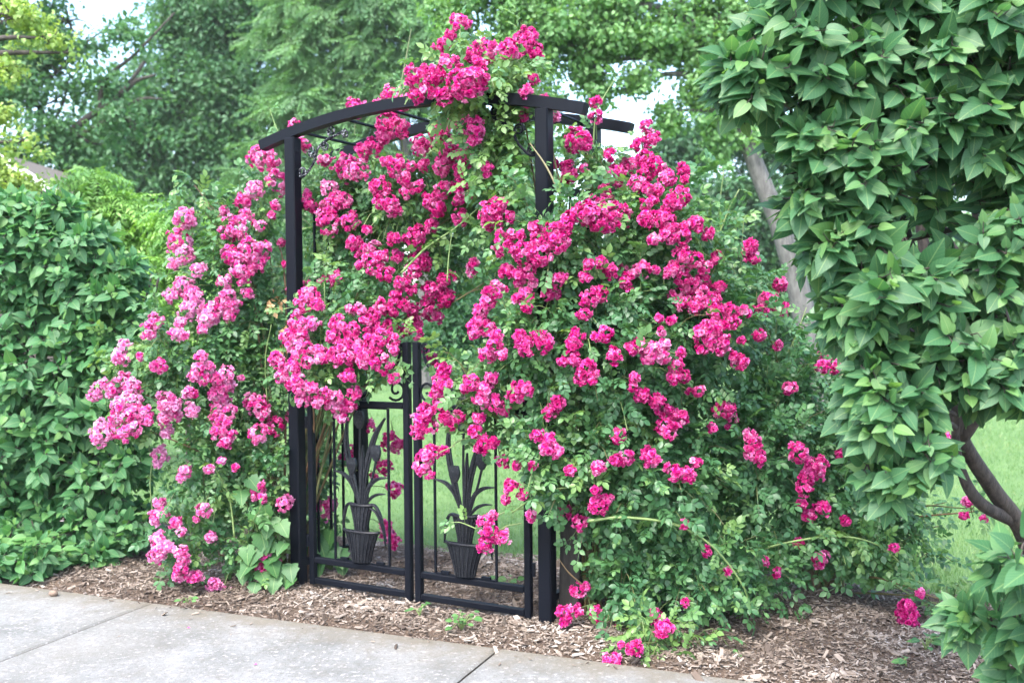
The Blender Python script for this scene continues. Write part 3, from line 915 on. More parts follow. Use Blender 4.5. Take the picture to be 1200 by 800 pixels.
for u in np.linspace(.05, WID - .05, 6):
    m.tube([(u, .02, archz(u) - .012), (u, DEP - .02, archz(u) - .012)], .008, 6)
m.build('crossbars', M_iron, arb)
for u in (0, WID):
    m = MB()
    for zz in (.12, 1.0, 1.95): m.box((u, DEP / 2, zz), (.028, DEP - .066, .03))
    for w in np.linspace(.16, DEP - .16, 3): m.box((u, w, 1.035), (.011, .011, 1.80))
    m.build('side_panel', M_iron, arb)
def spiral(c, r0, r1, a0, turns, n=22):
    a = np.linspace(a0, a0 + turns * 2 * math.pi, n); r = np.linspace(r0, r1, n)
    return np.stack([c[0] + r * np.cos(a), np.zeros(n), c[1] + r * np.sin(a)], 1)
for s, u0 in ((1, .034), (-1, WID - .034)):
    m = MB()
    # a scroll bracket between post and arch
    z0 = archz(0) - .22
    path = spline([(u0 + s * .005, 0, z0), (u0 + s * .04, 0, z0 + .0), (u0 + s * .10, 0, z0 + .06), (u0 + s * .13, 0, z0 + .13), (u0 + s * .2, 0, z0 + .17), (u0 + s * .30, 0, z0 + .2)], 6)
    m.tube(path, .007, 6)
    for cx, cz, r, a0, tn in ((.025, .02, .025, -1.57, 1.4), (.09, .115, .028, -.3, -1.5), (.175, .135, .026, 1.2, 1.5), (.215, .205, .026, -2.0, -1.4), (.30, .185, .022, 1.57, 1.4)):
        q = spiral((u0 + s * cx, z0 + cz), r, r * .3, a0, tn * s)
        m.tube(q, .0055, 5)
    m.build('scroll_bracket', M_silver if s == 1 else M_iron, arb)

def curve3(pts, k=6): return spline([(x, 0, z) for x, z in pts], k)
def gate_leaf(label, hinge_u, sgn):
    """local x runs from the hinge stile towards the meeting stile"""
    o = thing('garden_gate', label, 'gate', tuple(G(hinge_u, 0, 0)), -A, 'pair of gate leaves in the arbor')
    wd = .62
    m = MB()
    X = lambda x: sgn * x
    m.box((X(.016), 0, .52), (.032, .032, .98), bevel=.004)
    m.box((X(wd - .017), 0, .64), (.034, .034, 1.24), bevel=.004)
    for zz in (.05, .155, .955):
        m.box((X(wd / 2), 0, zz), (wd - .068, .030, .030), bevel=.004)
    m.build('frame', M_iron, o)
    for zz in (.25, .85):
        m = MB(); m.tube([(X(-.012), -.004, zz - .03), (X(-.012), -.004, zz + .03)], .010, 8); m.box((X(-.004), 0, zz), (.026, .012, .05)); m.build('hinge', M_iron, o)
    # ornamental panel
    cx, z0, pw, ph = (.325 if sgn > 0 else .345), .172, .33, .765
    pf = MB()
    for x in (-pw / 2, pw / 2): pf.box((X(cx) + x, 0, z0 + ph / 2), (.010, .010, ph))
    for z in (z0, z0 + ph): pf.box((X(cx), 0, z), (pw - .0105, .009, .009))
    for x in (-.11, 0, .11):
        pf.box((X(cx) + x, .001, z0 + .008), (.045, .016, .014)); pf.box((X(cx) + x, .001, z0 + ph + .009), (.03, .014, .012))
    pan = pf.build('ornament_panel', M_iron, o)
    bs = MB()
    def basket(zb, h, w0, w1, ribs, dep):
        # flared half-round woven basket with a rim
        nA = ribs * 2 + 1
        rows = 6
        V = []
        for i in range(rows):
            t = i / (rows - 1); w = w0 + (w1 - w0) * (t ** 1.3)
            for j in range(nA):
                a = math.pi * j / (nA - 1)
                rr = 1.0 + (.07 if j % 2 else -.07)
                V.append((X(cx) - w * math.cos(a) , -dep * math.sin(a) * rr, zb + h * t))
        fc = [(i * nA + j, i * nA + j + 1, (i + 1) * nA + j + 1, (i + 1) * nA + j) for i in range(rows - 1) for j in range(nA - 1)]
        n = len(V)
        V += [(x, .006, z) for x, y, z in V]
        fc += [tuple(q + n for q in f[::-1]) for f in fc]
        bs.add(V, fc)
        rim = [(X(cx) - w1 * 1.04 * math.cos(a), -dep * 1.15 * math.sin(a), zb + h) for a in np.linspace(0, math.pi, 14)]
        bs.tube(rim, .007, 6)
        for q in np.linspace(.08, .92, ribs):
            a = math.pi * q
            pts = [(X(cx) - (w0 + (w1 - w0) * t ** 1.3) * math.cos(a), -dep * 1.05 * math.sin(a) - .001, zb + h * t) for t in np.linspace(0, 1, 6)]
            bs.tube(pts, .0036, 5)
    basket(z0 + .008, .15, .052, .100, 10, .035)
    basket(z0 + .158, .13, .034, .066, 8, .028)
    bs.build('basket', M_cast, pan)
    lv = MB()
    def leafrib(pts, w, y=-.004):
        p = spline([(X(cx) + x, y, z0 + z) for x, z in pts], 6)
        t = np.linspace(0, 1, len(p))
        ww = w * .92 * np.clip(np.sin(math.pi * (t * .82 + .12)) * 1.0, .22, 1)
        lv.bar(p, .010, ww, (0, 1, 0))
        p2 = p + np.array([0, -.005, 0])
        lv.tube(p2, ww * .16 + .0015, 5)
    leafrib([(-.01, .28), (-.05, .42), (-.085, .58), (-.075, .74)], .034)
    leafrib([(.012, .28), (.03, .45), (.085, .62), (.15, .72)], .034)
    leafrib([(0, .28), (.012, .42), (.02, .58)], .030, -.009)
    leafrib([(-.01, .28), (-.05, .38), (-.10, .43), (-.16, .445)], .022)
    leafrib([(.01, .28), (.05, .38), (.10, .42), (.16, .43)], .022)
    leafrib([(.02, .28), (.06, .325), (.10, .345), (.145, .35)], .016)
    leafrib([(.02, .285), (.08, .29), (.12, .23), (.148, .12)], .016)
    leafrib([(-.02, .285), (-.08, .285), (-.105, .22), (-.112, .15)], .014)
    leafrib([(.03, .285), (.09, .26), (.13, .19), (.150, .10)], .010, -.010)
    def tulip(stem, w, h):
        p = spline([(X(cx) + x, -.006, z0 + z) for x, z in stem], 6)
        lv.tube(p, .006, 6)
        x, z = stem[-1]
        for dx, ang in ((-.5, .22), (0, 0), (.5, -.22)):
            q = spline([(X(cx) + x + dx * w * .2, -.008, z0 + z - .01), (X(cx) + x + dx * w * .9, -.012, z0 + z + h * .45), (X(cx) + x + dx * w * .8, -.008, z0 + z + h)], 5)
            t = np.linspace(0, 1, len(q))
            lv.bar(q, .014, w * .75 * np.clip(np.sin(math.pi * (t * .8 + .15)), .15, 1), (0, 1, 0))
    tulip([(.0, .28), (-.004, .5), (.0, .675)], .036, .075)
    tulip([(.02, .28), (.07, .42), (.098, .52)], .034, .068)
    tulip([(-.01, .28), (-.03, .38), (-.048, .45)], .034, .068)
    lv.build('tulip_flowers', M_cast, pan)
    # S scrolls that climb from the top rail to the meeting stile
    sc = MB()
    e = wd - .034
    p = spline([(X(e - .30), 0, .985), (X(e - .22), 0, 1.0), (X(e - .16), 0, 1.06), (X(e - .11), 0, 1.12), (X(e - .045), 0, 1.15), (X(e - .02), 0, 1.21)], 6)
    sc.tube(p, .0075, 6)
    for q in (spiral((X(e - .30), 1.012), .027, .008, -1.57, -1.5 * sgn), spiral((X(e - .028), 1.232), .022, .007, -.4 if sgn > 0 else 3.5, 1.5 * sgn),
              spiral((X(e - .045), 1.03), .055, .012, -2.4 if sgn > 0 else -.74, 1.3 * sgn), spiral((X(e - .17), 1.125), .028, .008, -1.0, 1.4 * sgn)):
        sc.tube(q, .0065, 5)
    sc.build('scrollwork', M_iron, o)
    return o
gate_leaf('left leaf of the black iron gate, its tulip basket in full view', .078, 1)
gate_leaf('right leaf of the black iron gate, its upper half hidden under pink roses', WID - .078, -1)

# dark board beside the right post
bp = at_z(667, 729)
m = MB(); m.box((0, 0, .36), (.098, .03, .80), bevel=.004)
o = m.build('wooden_board', M_board); o.location = (bp[0], bp[1], 0); o.rotation_euler = (R_(-1), R_(1.5), -A)
tag(o, 'dark weathered upright board standing just right of the near arbor post', 'board')
#ROSES#
# ------------------------------------------------------------------ climbing roses
# mounds of foliage: px, py, rx, ry (photo pixels), distance Y, half depth (m), leafiness, tone
LEFT = [(275, 330, 62, 88, 5.32, .26, 1, .5), (222, 430, 70, 72, 5.2, .34, 1, .5), (165, 490, 40, 36, 5.1, .2, .9, .5), (262, 540, 66, 90, 5.2, .28, 1, .5),
        (222, 640, 40, 48, 5.12, .2, .9, .6), (312, 255, 30, 45, 5.4, .2, .8, .6), (310, 450, 32, 150, 5.33, .18, 1.2, .45), (285, 640, 48, 50, 5.15, .16, .9, .5),
        (415, 270, 66, 105, 5.32, .2, 1.5, .6), (395, 395, 58, 62, 5.0, .2, 1, .45), (480, 225, 70, 84, 5.12, .22, 1.6, .6), (515, 310, 50, 66, 5.2, .18, .9, .45),
        (370, 555, 18, 95, 5.5, .2, 2.2, .4), (375, 440, 55, 45, 4.85, .12, .8, .55), (455, 425, 40, 34, 4.8, .09, .7, .7), (240, 250, 34, 34, 5.35, .2, .7, .65),
        (150, 430, 34, 34, 5.2, .15, .6, .6), (455, 340, 50, 50, 5.1, .15, .7, .4), (555, 225, 60, 70, 5.0, .18, 1.1, .6), (600, 320, 50, 60, 4.95, .18, .8, .4), (318, 580, 16, 75, 5.08, .08, 1.6, .6)]
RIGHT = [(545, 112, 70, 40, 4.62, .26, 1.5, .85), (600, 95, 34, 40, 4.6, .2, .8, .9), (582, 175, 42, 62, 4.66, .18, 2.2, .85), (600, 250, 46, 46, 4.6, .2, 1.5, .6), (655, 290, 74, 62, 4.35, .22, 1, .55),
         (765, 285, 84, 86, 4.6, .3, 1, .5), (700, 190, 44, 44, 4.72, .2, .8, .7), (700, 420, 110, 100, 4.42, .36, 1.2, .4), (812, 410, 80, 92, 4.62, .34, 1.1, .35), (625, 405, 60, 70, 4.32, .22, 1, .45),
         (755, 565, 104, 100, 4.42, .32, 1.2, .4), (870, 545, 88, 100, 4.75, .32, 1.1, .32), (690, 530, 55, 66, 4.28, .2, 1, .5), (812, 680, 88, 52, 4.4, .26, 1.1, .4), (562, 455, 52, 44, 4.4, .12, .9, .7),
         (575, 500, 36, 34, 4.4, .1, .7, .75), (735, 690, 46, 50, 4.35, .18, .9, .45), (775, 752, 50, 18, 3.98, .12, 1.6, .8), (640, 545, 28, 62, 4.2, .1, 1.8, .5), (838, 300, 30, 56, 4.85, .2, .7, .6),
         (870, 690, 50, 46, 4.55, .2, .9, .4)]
FAR = [(960, 540, 66, 80, 5.0, .3, .8, .3), (905, 440, 60, 70, 5.0, .3, .8, .3), (965, 620, 70, 60, 4.75, .25, .8, .35), (1030, 590, 50, 34, 4.7, .2, .9, .35), (1035, 655, 46, 34, 4.6, .16, 1.0, .5), (1075, 612, 40, 16, 4.75, .1, .5, .35),
       (872, 350, 30, 40, 5.0, .2, .7, .4), (1090, 705, 34, 16, 4.4, .1, .5, .5), (960, 460, 44, 44, 5.1, .2, .5, .3), (1138, 598, 16, 16, 4.5, .06, .5, .4)]

def mound(e):
    c = at(e[0], e[1], e[4]); s = e[4] / F
    return c, np.array([e[2] * s, e[5], e[3] * s])
ALL = LEFT + RIGHT + FAR
MC = np.array([mound(e)[0] for e in ALL]); MR = np.array([mound(e)[1] for e in ALL])
def front_Y(px, py, sel):
    """distance of the first mound of this plant met along the line of sight"""
    d = ray(px, py); best = None
    for i in sel:
        o = (CAM - MC[i]) / MR[i]; q = d / MR[i]
        a, b, c = q @ q, 2 * o @ q, o @ o - 1
        D = b * b - 4 * a * c
        if D > 0:
            y = (-b - math.sqrt(D)) / (2 * a)
            if best is None or y < best: best = y
    if best is None:
        k = min(sel, key=lambda i: np.linalg.norm((at(px, py, MC[i][1]) - MC[i]) / MR[i]))
        best = MC[k][1] - .3 * MR[k][1]
    return best
iL = list(range(len(LEFT))); iR = list(range(len(LEFT), len(LEFT) + len(RIGHT))); iF = list(range(len(LEFT) + len(RIGHT), len(ALL)))

# flowers: px, py, radius (photo pixels) of each knot of blooms
FL_L = """416 126 10;456 111 9;442 124 7;471 116 12;345 149 8;455 145 13;468 150 10;306 184 13;318 190 9;328 213 13;298 222 10;285 236 9;323 241 6;274 269 13;288 255 9;262 247 6;304 264 6;
216 255 11;224 262 7;210 283 13;216 298 10;203 310 7;318 252 5;272 300 11;292 297 14;308 293 10;300 310 10;285 312 13;330 284 5;333 310 4;232 315 8;355 170 8;380 188 7;405 197 14;418 200 12;360 228 6;362 240 9;
385 222 9;395 235 9;387 244 10;385 261 13;410 260 10;416 285 8;448 162 10;438 172 10;425 178 9;493 172 11;497 193 7;520 150 12;513 158 9;537 140 14;528 175 9;518 195 10;523 185 9;543 185 10;
540 200 9;554 172 7;466 195 11;482 196 6;453 190 7;474 210 8;445 220 11;452 238 12;462 243 9;478 226 8;490 219 8;520 222 9;505 235 10;513 245 9;540 217 10;545 227 10;555 228 7;
537 235 7;540 255 9;505 263 9;402 235 8;430 269 5;490 275 9;464 279 6;215 335 10;225 342 7;200 348 8;228 349 9;222 362 11;232 358 8;212 377 6;207 390 8;215 393 6;
240 375 8;248 370 10;236 385 6;248 360 6;263 330 8;267 344 8;262 355 9;272 357 9;268 368 9;290 343 6;285 325 8;175 388 9;182 377 9;145 407 8;138 418 8;146 421 7;165 419 5;185 430 10;
235 420 8;232 432 8;228 441 7;240 443 8;245 430 7;255 443 8;265 440 9;260 455 8;250 462 7;268 452 8;283 443 4;225 460 7;145 443 8;122 455 10;112 463 8;135 458 10;155 455 10;152 470 11;140 478 10;158 482 9;
170 485 9;172 492 8;150 488 8;135 490 7;119 497 8;118 510 11;132 505 9;145 507 10;158 502 9;194 470 10;203 478 10;192 490 8;205 486 8;195 505 8;225 480 8;223 460 7;189 527 6;187 535 9;185 543 6;217 552 7;213 559 5;
245 550 6;260 540 5;276 548 5;258 466 8;262 474 9;268 482 9;255 478 8;255 492 8;262 497 8;256 506 9;264 517 8;270 510 7;295 470 9;303 475 11;308 485 7;322 499 10;303 508 11;186 590 7;184 605 9;194 600 6;
205 612 7;212 624 5;186 632 9;190 643 10;183 650 9;197 640 7;211 645 8;215 655 8;213 667 9;208 675 7;221 675 6;230 675 8;250 685 8;255 691 8;262 697 9;270 694 7;238 598 8;247 629 7;230 609 4;301 577 8;305 569 5;307 583 6;
335 590 9;340 583 6;309 652 8;322 656 7;294 657 5;307 667 6;315 667 5;343 487 8;415 285 8;425 293 9;437 290 8;433 305 8;445 302 9;422 310 5;440 315 8;452 322 9;460 280 7;466 300 7;484 281 11;490 305 12;484 318 9;
498 308 8;470 332 8;480 340 8;463 345 6;462 355 7;446 358 8;458 365 8;473 357 8;482 365 7;485 374 7;475 387 7;490 380 6;490 392 7;462 384 5;505 340 10;520 350 10;500 360 10;510 369 9;528 347 7;520 328 7;530 323 6;555 310 8;553 318 6;
345 376 8;355 380 9;367 380 8;345 392 9;354 395 9;337 395 8;340 405 7;350 412 9;360 408 8;325 422 9;332 432 7;330 440 8;343 430 8;350 445 8;340 450 7;397 372 6;410 362 5;423 365 8;400 383 8;390 380 6;412 388 9;425 380 10;435 372 10;440 385 10;
455 380 8;450 395 10;460 400 8;390 395 8;410 400 10;400 410 10;420 410 10;435 400 9;430 415 10;440 405 10;405 420 9;425 425 8;372 410 7;385 415 8;395 420 8;376 420 8;462 410 6;352 455 8;365 455 8;355 468 8;372 470 8;382 463 8;390 475 8;
400 478 9;395 465 8;400 490 7;410 475 7;415 460 8;408 440 8;360 425 7;447 427 11;462 443 7;345 342 8;358 335 7;365 347 9;372 358 8;355 358 9;378 330 6;392 327 9;400 325 6;358 345 8;380 597 11;388 591 8"""
# a few knots that hang from the far side of the arbor, seen through the gate
FL_B = "375 541 7;376 550 5;411 533 9;404 540 7;432 500 7;457 517 10;465 525 6;450 548 9;438 558 5;462 574 9;462 634 8;452 616 7;454 628 8;505 420 7;498 410 5;468 520 6"
FL_R = """490 90 14;509 87 10;503 108 9;488 113 9;539 26 10;528 42 7;519 52 9;570 60 13;595 60 12;620 42 10;614 52 12;628 62 9;553 64 9;562 75 8;526 77 11;507 90 10;538 94 14;556 94 14;546 106 13;560 104 9;521 113 10;626 93 7;616 108 7;618 117 8;614 138 6;
637 118 6;648 137 8;698 120 7;698 137 7;557 150 11;555 164 7;571 196 6;571 204 5;577 252 15;586 240 9;598 254 6;575 262 9;627 266 7;610 276 6;673 165 12;684 168 11;664 195 8;668 205 10;660 218 8;684 198 6;648 192 7;714 182 7;722 203 12;
757 147 7;764 163 9;750 172 10;755 185 10;740 193 9;768 194 11;757 203 10;782 210 10;748 215 9;770 222 7;802 200 8;803 210 5;760 222 8;797 232 12;785 238 9;688 250 13;706 242 14;726 252 13;700 258 12;716 262 10;709 221 7;
650 272 11;662 265 10;668 255 8;757 240 7;765 235 6;758 255 8;777 257 11;785 265 11;803 270 9;817 263 9;832 272 6;780 275 9;520 433 9;516 445 9;523 450 8;512 458 8;515 473 8;500 483 10;492 495 10;490 505 9;502 500 9;522 490 8;528 497 6;537 489 7;
498 535 10;495 547 9;507 530 8;520 528 6;503 555 7;552 447 9;545 456 6;576 443 8;568 455 9;565 467 10;580 472 10;590 480 8;612 455 10;605 465 9;560 490 7;557 505 8;567 520 9;577 518 7;560 526 6;588 540 8;607 545 6;624 546 6;668 551 6;700 548 8;
644 483 9;655 473 9;630 510 8;643 515 8;645 525 9;638 524 7;651 530 8;580 405 10;572 415 9;588 415 7;612 402 9;616 412 7;638 402 10;660 424 8;672 405 9;672 420 9;685 430 10;680 442 8;690 440 9;697 437 5;590 285 12;600 275 6;612 295 13;630 283 9;
635 297 11;625 305 8;652 284 11;655 270 9;660 288 7;628 267 7;595 318 9;610 322 9;620 320 8;625 332 6;608 330 7;580 340 11;570 355 9;565 365 8;562 375 8;555 387 9;570 384 9;582 394 8;615 345 9;617 360 7;605 350 6;650 328 9;660 325 6;
640 345 8;652 345 6;690 310 7;705 308 7;685 325 7;715 318 9;727 320 9;735 330 9;742 320 7;753 316 9;768 316 6;690 350 10;705 345 8;685 368 8;700 340 7;610 395 9;616 405 8;632 395 8;640 402 7;675 395 9;670 403 7;710 390 9;700 395 7;720 417 9;
743 407 9;764 412 10;773 373 6;775 388 6;790 240 10;757 258 9;785 280 8;800 278 9;765 282 7;815 262 7;830 276 6;800 300 10;815 305 9;825 312 8;790 315 9;800 325 10;785 318 8;810 335 10;825 330 9;795 345 10;800 355 9;820 345 10;815 360 9;835 355 10;
840 367 9;855 365 9;858 378 8;845 383 8;830 385 10;820 390 8;840 300 6;838 305 5;843 338 8;880 289 9;882 303 7;876 296 7;872 365 7;787 375 6;750 405 9;760 415 10;778 405 8;775 418 9;792 430 8;800 442 8;788 443 8;798 413 6;743 442 7;742 453 6;
823 392 10;838 385 8;835 400 9;845 405 9;848 398 7;822 410 7;860 418 6;867 424 9;869 398 5;818 459 7;808 458 5;752 462 9;768 470 9;775 478 9;785 485 9;800 490 8;780 500 10;791 496 9;783 508 8;847 480 10;855 478 8;858 488 7;835 502 6;853 500 4;
878 510 8;885 520 9;880 530 9;890 535 8;762 537 10;759 531 8;724 510 10;733 536 10;722 540 7;701 548 7;790 553 10;805 556 10;815 541 7;667 551 5;803 613 6;827 646 6;852 667 5;661 599 9;680 613 9;701 592 12;698 574 6;713 584 6;600 572 10;593 586 6;
613 580 6;569 610 8;578 604 6;574 622 10;591 629 8;569 637 9;623 604 7;677 692 8;686 687 6;675 716 8;661 718 9;662 728 7;697 716 7;701 724 6;802 706 6;767 721 8;777 736 10;746 732 6;719 738 6;717 775 11;743 758 9;728 755 5;925 736 8;571 340 6"""
FL_F = """915 333 7;898 350 8;905 355 9;890 365 8;913 358 8;918 367 5;890 393 6;912 405 5;967 415 7;963 430 7;978 430 9;925 455 7;937 531 11;952 548 9;945 558 7;960 545 9;957 556 9;943 570 9;965 596 8;948 603 7;940 590 5;897 656 5;910 670 5;961 655 9;935 636 6;985 533 6;
1050 643 6;1062 709 8;1064 722 10;1058 718 7;1070 731 6;1079 695 5;1018 520 7;1083 559 10;1135 588 6;1130 604 5;1153 607 4;1146 697 7;1125 711 7;1135 722 6;1107 515 8;1004 560 5;990 610 6;1120 518 6"""

def parse(s): return [tuple(float(x) for x in q.split()) for q in s.replace('\n', '').split(';') if q.strip()]
def knots(lst, sel, fixed=None):
    out = []
    for px, py, r in lst:
        Y = fixed if fixed else front_Y(px, py, sel) - .045
        c = at(px, py, Y)
        out.append([c, r / F * Y * (1.42 if sel is iF or px > 880 else 1.3), px, py])
    return out
def trusses(ks, maxd=.15):
    """knots that touch hang on one stem and make one truss of flowers"""
    left = sorted(ks, key=lambda k: -k[1]); res = []
    while left:
        g = [left.pop(0)]; grown = True
        while grown:
            grown = False
            for k in list(left):
                if min(np.linalg.norm(k[0] - q[0]) - .95 * (k[1] + q[1]) for q in g) < 0 and max(np.linalg.norm(k[0] - q[0]) + k[1] + q[1] for q in g) < maxd * 1.25:
                    g.append(k); left = [q for q in left if q is not k]; grown = True
        res.append(g)
    return res

def add_blooms(m, g, tone):
    gc = np.mean([k[0] for k in g], axis=0)
    for c, r, px, py in g:
        br = min(rng.uniform(.0155, .020), max(r * .7, .012))
        k = max(1, int(round(2.9 * (r / br) ** 2 * .85)))
        out = norm((norm((CAM - c)[None])[0] * .9 + np.array([0, 0, .35]) + (c - gc) * 4)[None])[0]
        i = np.arange(k) + .5
        ph = np.arccos(1 - 1.45 * i / k) if k > 1 else np.array([.2]); th = math.pi * (1 + 5 ** .5) * i + rng.uniform(0, 6)
        loc = np.stack([np.cos(th) * np.sin(ph), np.sin(th) * np.sin(ph), np.cos(ph)], 1)
        x = norm(np.cross(out, [0.1, 0.2, 1.0])[None])[0]; y = np.cross(out, x)
        dirs = norm(loc[:, :1] * x + loc[:, 1:2] * y + loc[:, 2:] * out + rng.normal(0, .32, (k, 3)))
        P = c + dirs * (max(r - br * .55, .003) * rng.uniform(.6, 1.2, k))[:, None]
        S = br * rng.uniform(.62, 1.2, k)
        t = np.clip(rng.normal(tone + rng.normal(0, .08), .2, k) + .45 * (rng.random(k) < .05), 0, 1)
        kk = rng.integers(0, len(BLOOM), k)
        for b in range(len(BLOOM)):
            w = kk == b
            if w.any(): m.inst(BLOOM[b], P[w] - dirs[w] * S[w, None] * .3, frames(dirs[w], rand_dir(w.sum())), S[w], t[w])

# places that stay open: the gate's panels, the visible posts, the bed in front
OPEN = [(676, 746, 144, 168), (384, 470, 500, 712), (505, 632, 590, 745), (506, 560, 540, 600), (470, 500, 515, 712), (628, 648, 630, 745), (332, 352, 150, 330), (357, 384, 640, 700), (622, 646, 140, 240), (300, 500, 118, 178)]
def keep(P, sel_front=True):
    px, py, dz = project(P)
    ok = P[:, 2] > .01
    for x0, x1, y0, y1 in OPEN:
        ok &= ~((px > x0) & (px < x1) & (py > y0) & (py < y1) & (dz < 5.35))
    return ok

def foliage(mounds, n_shoots, flowers=None):
    """leafy shoots that start inside the mound and end just outside it"""
    fo, cn = MB(), MB()
    LP, LD, LN, LS, LT = [], [], [], [], []
    area = np.array([e[2] * e[3] * e[6] for e in mounds]) ** .9; area = area / area.sum()
    for e, w in zip(mounds, area):
        c, r = mound(e)
        for q in range(int(n_shoots * w)):
            u = rand_dir(1)[0]
            if u[1] > .45: u[1] *= -1
            s0 = rng.uniform(.1, .75); s1 = s0 + rng.uniform(.2, .5)
            if rng.random() < .07: s1 += .22
            rough = 1 + .14 * math.sin(5 * u[0] + 3 * u[2] + e[0]) + .1 * math.sin(11 * u[2] + e[1])
            p0, p1 = c + u * r * s0 * rough, c + u * r * min(s1, 1.18) * rough
            p1 = p1 + rng.normal(0, .045, 3) + np.array([0, 0, .03])
            L = np.linalg.norm(p1 - p0)
            k = max(3, int(L / .024))
            tw = np.linspace(0, 1, k)[:, None] * (p1 - p0) + p0 + np.array([0, 0, 1]) * (.05 * np.sin(np.linspace(0, 3.14, k)))[:, None]
            if keep(tw).mean() < .6: continue
            if q % 2 == 0: cn.tube(tw[::max(1, k // 4)] if k > 6 else tw, .0022, 3, rng.uniform(.3, .9), closed_ends=False)
            T = norm((p1 - p0)[None])[0]
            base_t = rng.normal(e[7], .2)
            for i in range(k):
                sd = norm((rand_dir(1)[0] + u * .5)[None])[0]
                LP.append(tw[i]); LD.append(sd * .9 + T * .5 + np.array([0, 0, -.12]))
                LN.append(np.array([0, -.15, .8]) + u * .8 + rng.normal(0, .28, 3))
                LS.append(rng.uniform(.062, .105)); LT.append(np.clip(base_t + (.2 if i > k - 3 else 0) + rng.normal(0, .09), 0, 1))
    LP, LD, LN, LS, LT = map(np.array, (LP, LD, LN, LS, LT))
    ok = keep(LP) & keep(LP + norm(LD) * LS[:, None])
    if flowers is not None:                            # blooms open at the outside of the foliage
        KC = np.array([k[0] for k in flowers]); KR = np.array([k[1] for k in flowers])
        KC2 = KC + norm(CAM - KC) * (KR * .9)[:, None]
        mp = LP + norm(LD) * LS[:, None] * .5
        for c0, r0 in zip(KC2, KR):
            ok &= ~((np.linalg.norm(mp - c0, axis=1) < r0 * 1.35 + .015) & (rng.random(len(mp)) < .82))
    LP, LD, LN, LS, LT = LP[ok], LD[ok], LN[ok], LS[ok], LT[ok]
    kk = rng.integers(0, 4, len(LP))
    for k in range(4):
        w = kk == k
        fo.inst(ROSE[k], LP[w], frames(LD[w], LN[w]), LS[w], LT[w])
    print('rose leaves', len(LP))
    return fo, cn

def leafy_cane(fo, cn, pts, r, tone, every=.05, leaf=.09, leaves=True):
    p = spline([at(*q) for q in pts], 7)
    cn.tube(p, np.linspace(r, r * .45, len(p)), 7, tone)
    if not leaves: return
    L = np.concatenate([[0], np.cumsum(np.linalg.norm(np.diff(p, axis=0), axis=1))])
    for s in np.arange(.05, L[-1], every):
        i = min(int(np.searchsorted(L, s)), len(p) - 1)
        T = norm((p[i] - p[max(0, i - 1)] + 1e-6)[None])[0]
        d = norm((rand_dir(1)[0] + T * .5)[None])
        k = int(rng.integers(0, 4))
        fo.inst(ROSE[k], p[i][None], frames(d, np.array([[0, -.4, .9]]) + rng.normal(0, .3, (1, 3))), leaf * rng.uniform(.7, 1.1), np.clip(rng.normal(.7, .12), 0, 1))

def rose(name, label, base, mounds, flowers, n_shoots, canes, tone_f, extra=None):
    root = thing(name, label, 'rose', tuple(base), 0)
    fo, cn = foliage(mounds, n_shoots, KALL)
    for e in mounds:                                   # a woody cane from the root into each mound
        c, r = mound(e)
        for q in range(2):
            tgt = c + rng.normal(0, .3, 3) * r
            mid = (np.asarray(base) + tgt) / 2 + np.array([0, .06, .25 * abs(tgt[2])]) + rng.normal(0, .05, 3)
            p = spline([np.asarray(base) + rng.normal(0, .06, 3) * (1, 1, 0) - (0, 0, .04), mid, tgt], 7)
            p = p[keep(p) | (np.arange(len(p)) < 3)]
            if len(p) > 4 and np.max(np.linalg.norm(np.diff(p, axis=0), axis=1)) < .45: cn.tube(p, np.linspace(.008, .003, len(p)), 6, rng.uniform(0, .5))
    for c in canes: leafy_cane(fo, cn, *c)
    tr = sorted(trusses(flowers), key=lambda g: -sum(k[1] ** 2 for k in g))
    rest = MB()
    for i, g in enumerate(tr):
        gc = np.mean([k[0] for k in g], axis=0)
        m = MB() if i < 99 or len(tr) <= 100 else rest
        add_blooms(m, g, tone_f(np.mean([k[2] for k in g]), np.mean([k[3] for k in g])))
        j = int(np.argmin([np.linalg.norm((gc - mound(e)[0]) / mound(e)[1]) for e in mounds]))
        q = gc + norm((mound(mounds[j])[0] - gc)[None])[0] * .14
        cn.tube([gc + (0, .01, -.01), (gc + q) / 2 + (0, 0, .01), q], .0025, 4, .7, closed_ends=False)
        if m is not rest: m.build('flower_cluster', M_petal, root, True, origin=base)
    if rest.n:
        o = rest.build('flower_cluster', M_petal, root, True, origin=base); o['kind'] = 'stuff'
    cn.build('canes', M_cane, root, True, origin=base)
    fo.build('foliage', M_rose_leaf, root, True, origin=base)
    print(name, 'trusses', len(tr))
    return root

ft = lambda px, py: float(np.clip(.40 + (430 - px) / 520, .28, .86) + (.12 if 340 < px < 420 and py > 430 and py < 500 else 0) + rng.normal(0, .09))
fr = lambda px, py: float(np.clip(rng.normal(.33, .09), .1, .6))
bL = at_z(318, 688); bL = np.array([bL[0], bL[1] + .12, 0])
canesL = [([(330, 165, 5.15), (322, 145, 5.15), (316, 128, 5.15)], .004, .9, .04, .08), ([(266, 262, 5.3), (246, 240, 5.3), (228, 217, 5.3)], .004, .1, .1, .05, False), ([(255, 250, 5.3), (246, 246, 5.3), (236, 238, 5.3)], .003, .1, .1, .05, False),
          ([(470, 320, 4.8), (500, 290, 4.75), (535, 266, 4.7), (570, 235, 4.65)], .006, .95, .07, .09), ([(524, 330, 4.7), (526, 300, 4.7), (530, 270, 4.7)], .004, .9, .08, .08),
          ([(180, 610, 5.1), (176, 570, 5.1), (178, 540, 5.1)], .004, .85, .06, .08), ([(275, 630, 5.0), (268, 580, 5.0), (250, 545, 5.0)], .005, .85, .08, .08),
          ([(313, 470, 5.12), (311, 420, 5.1), (318, 380, 5.1)], .004, .9, .08, .08)]
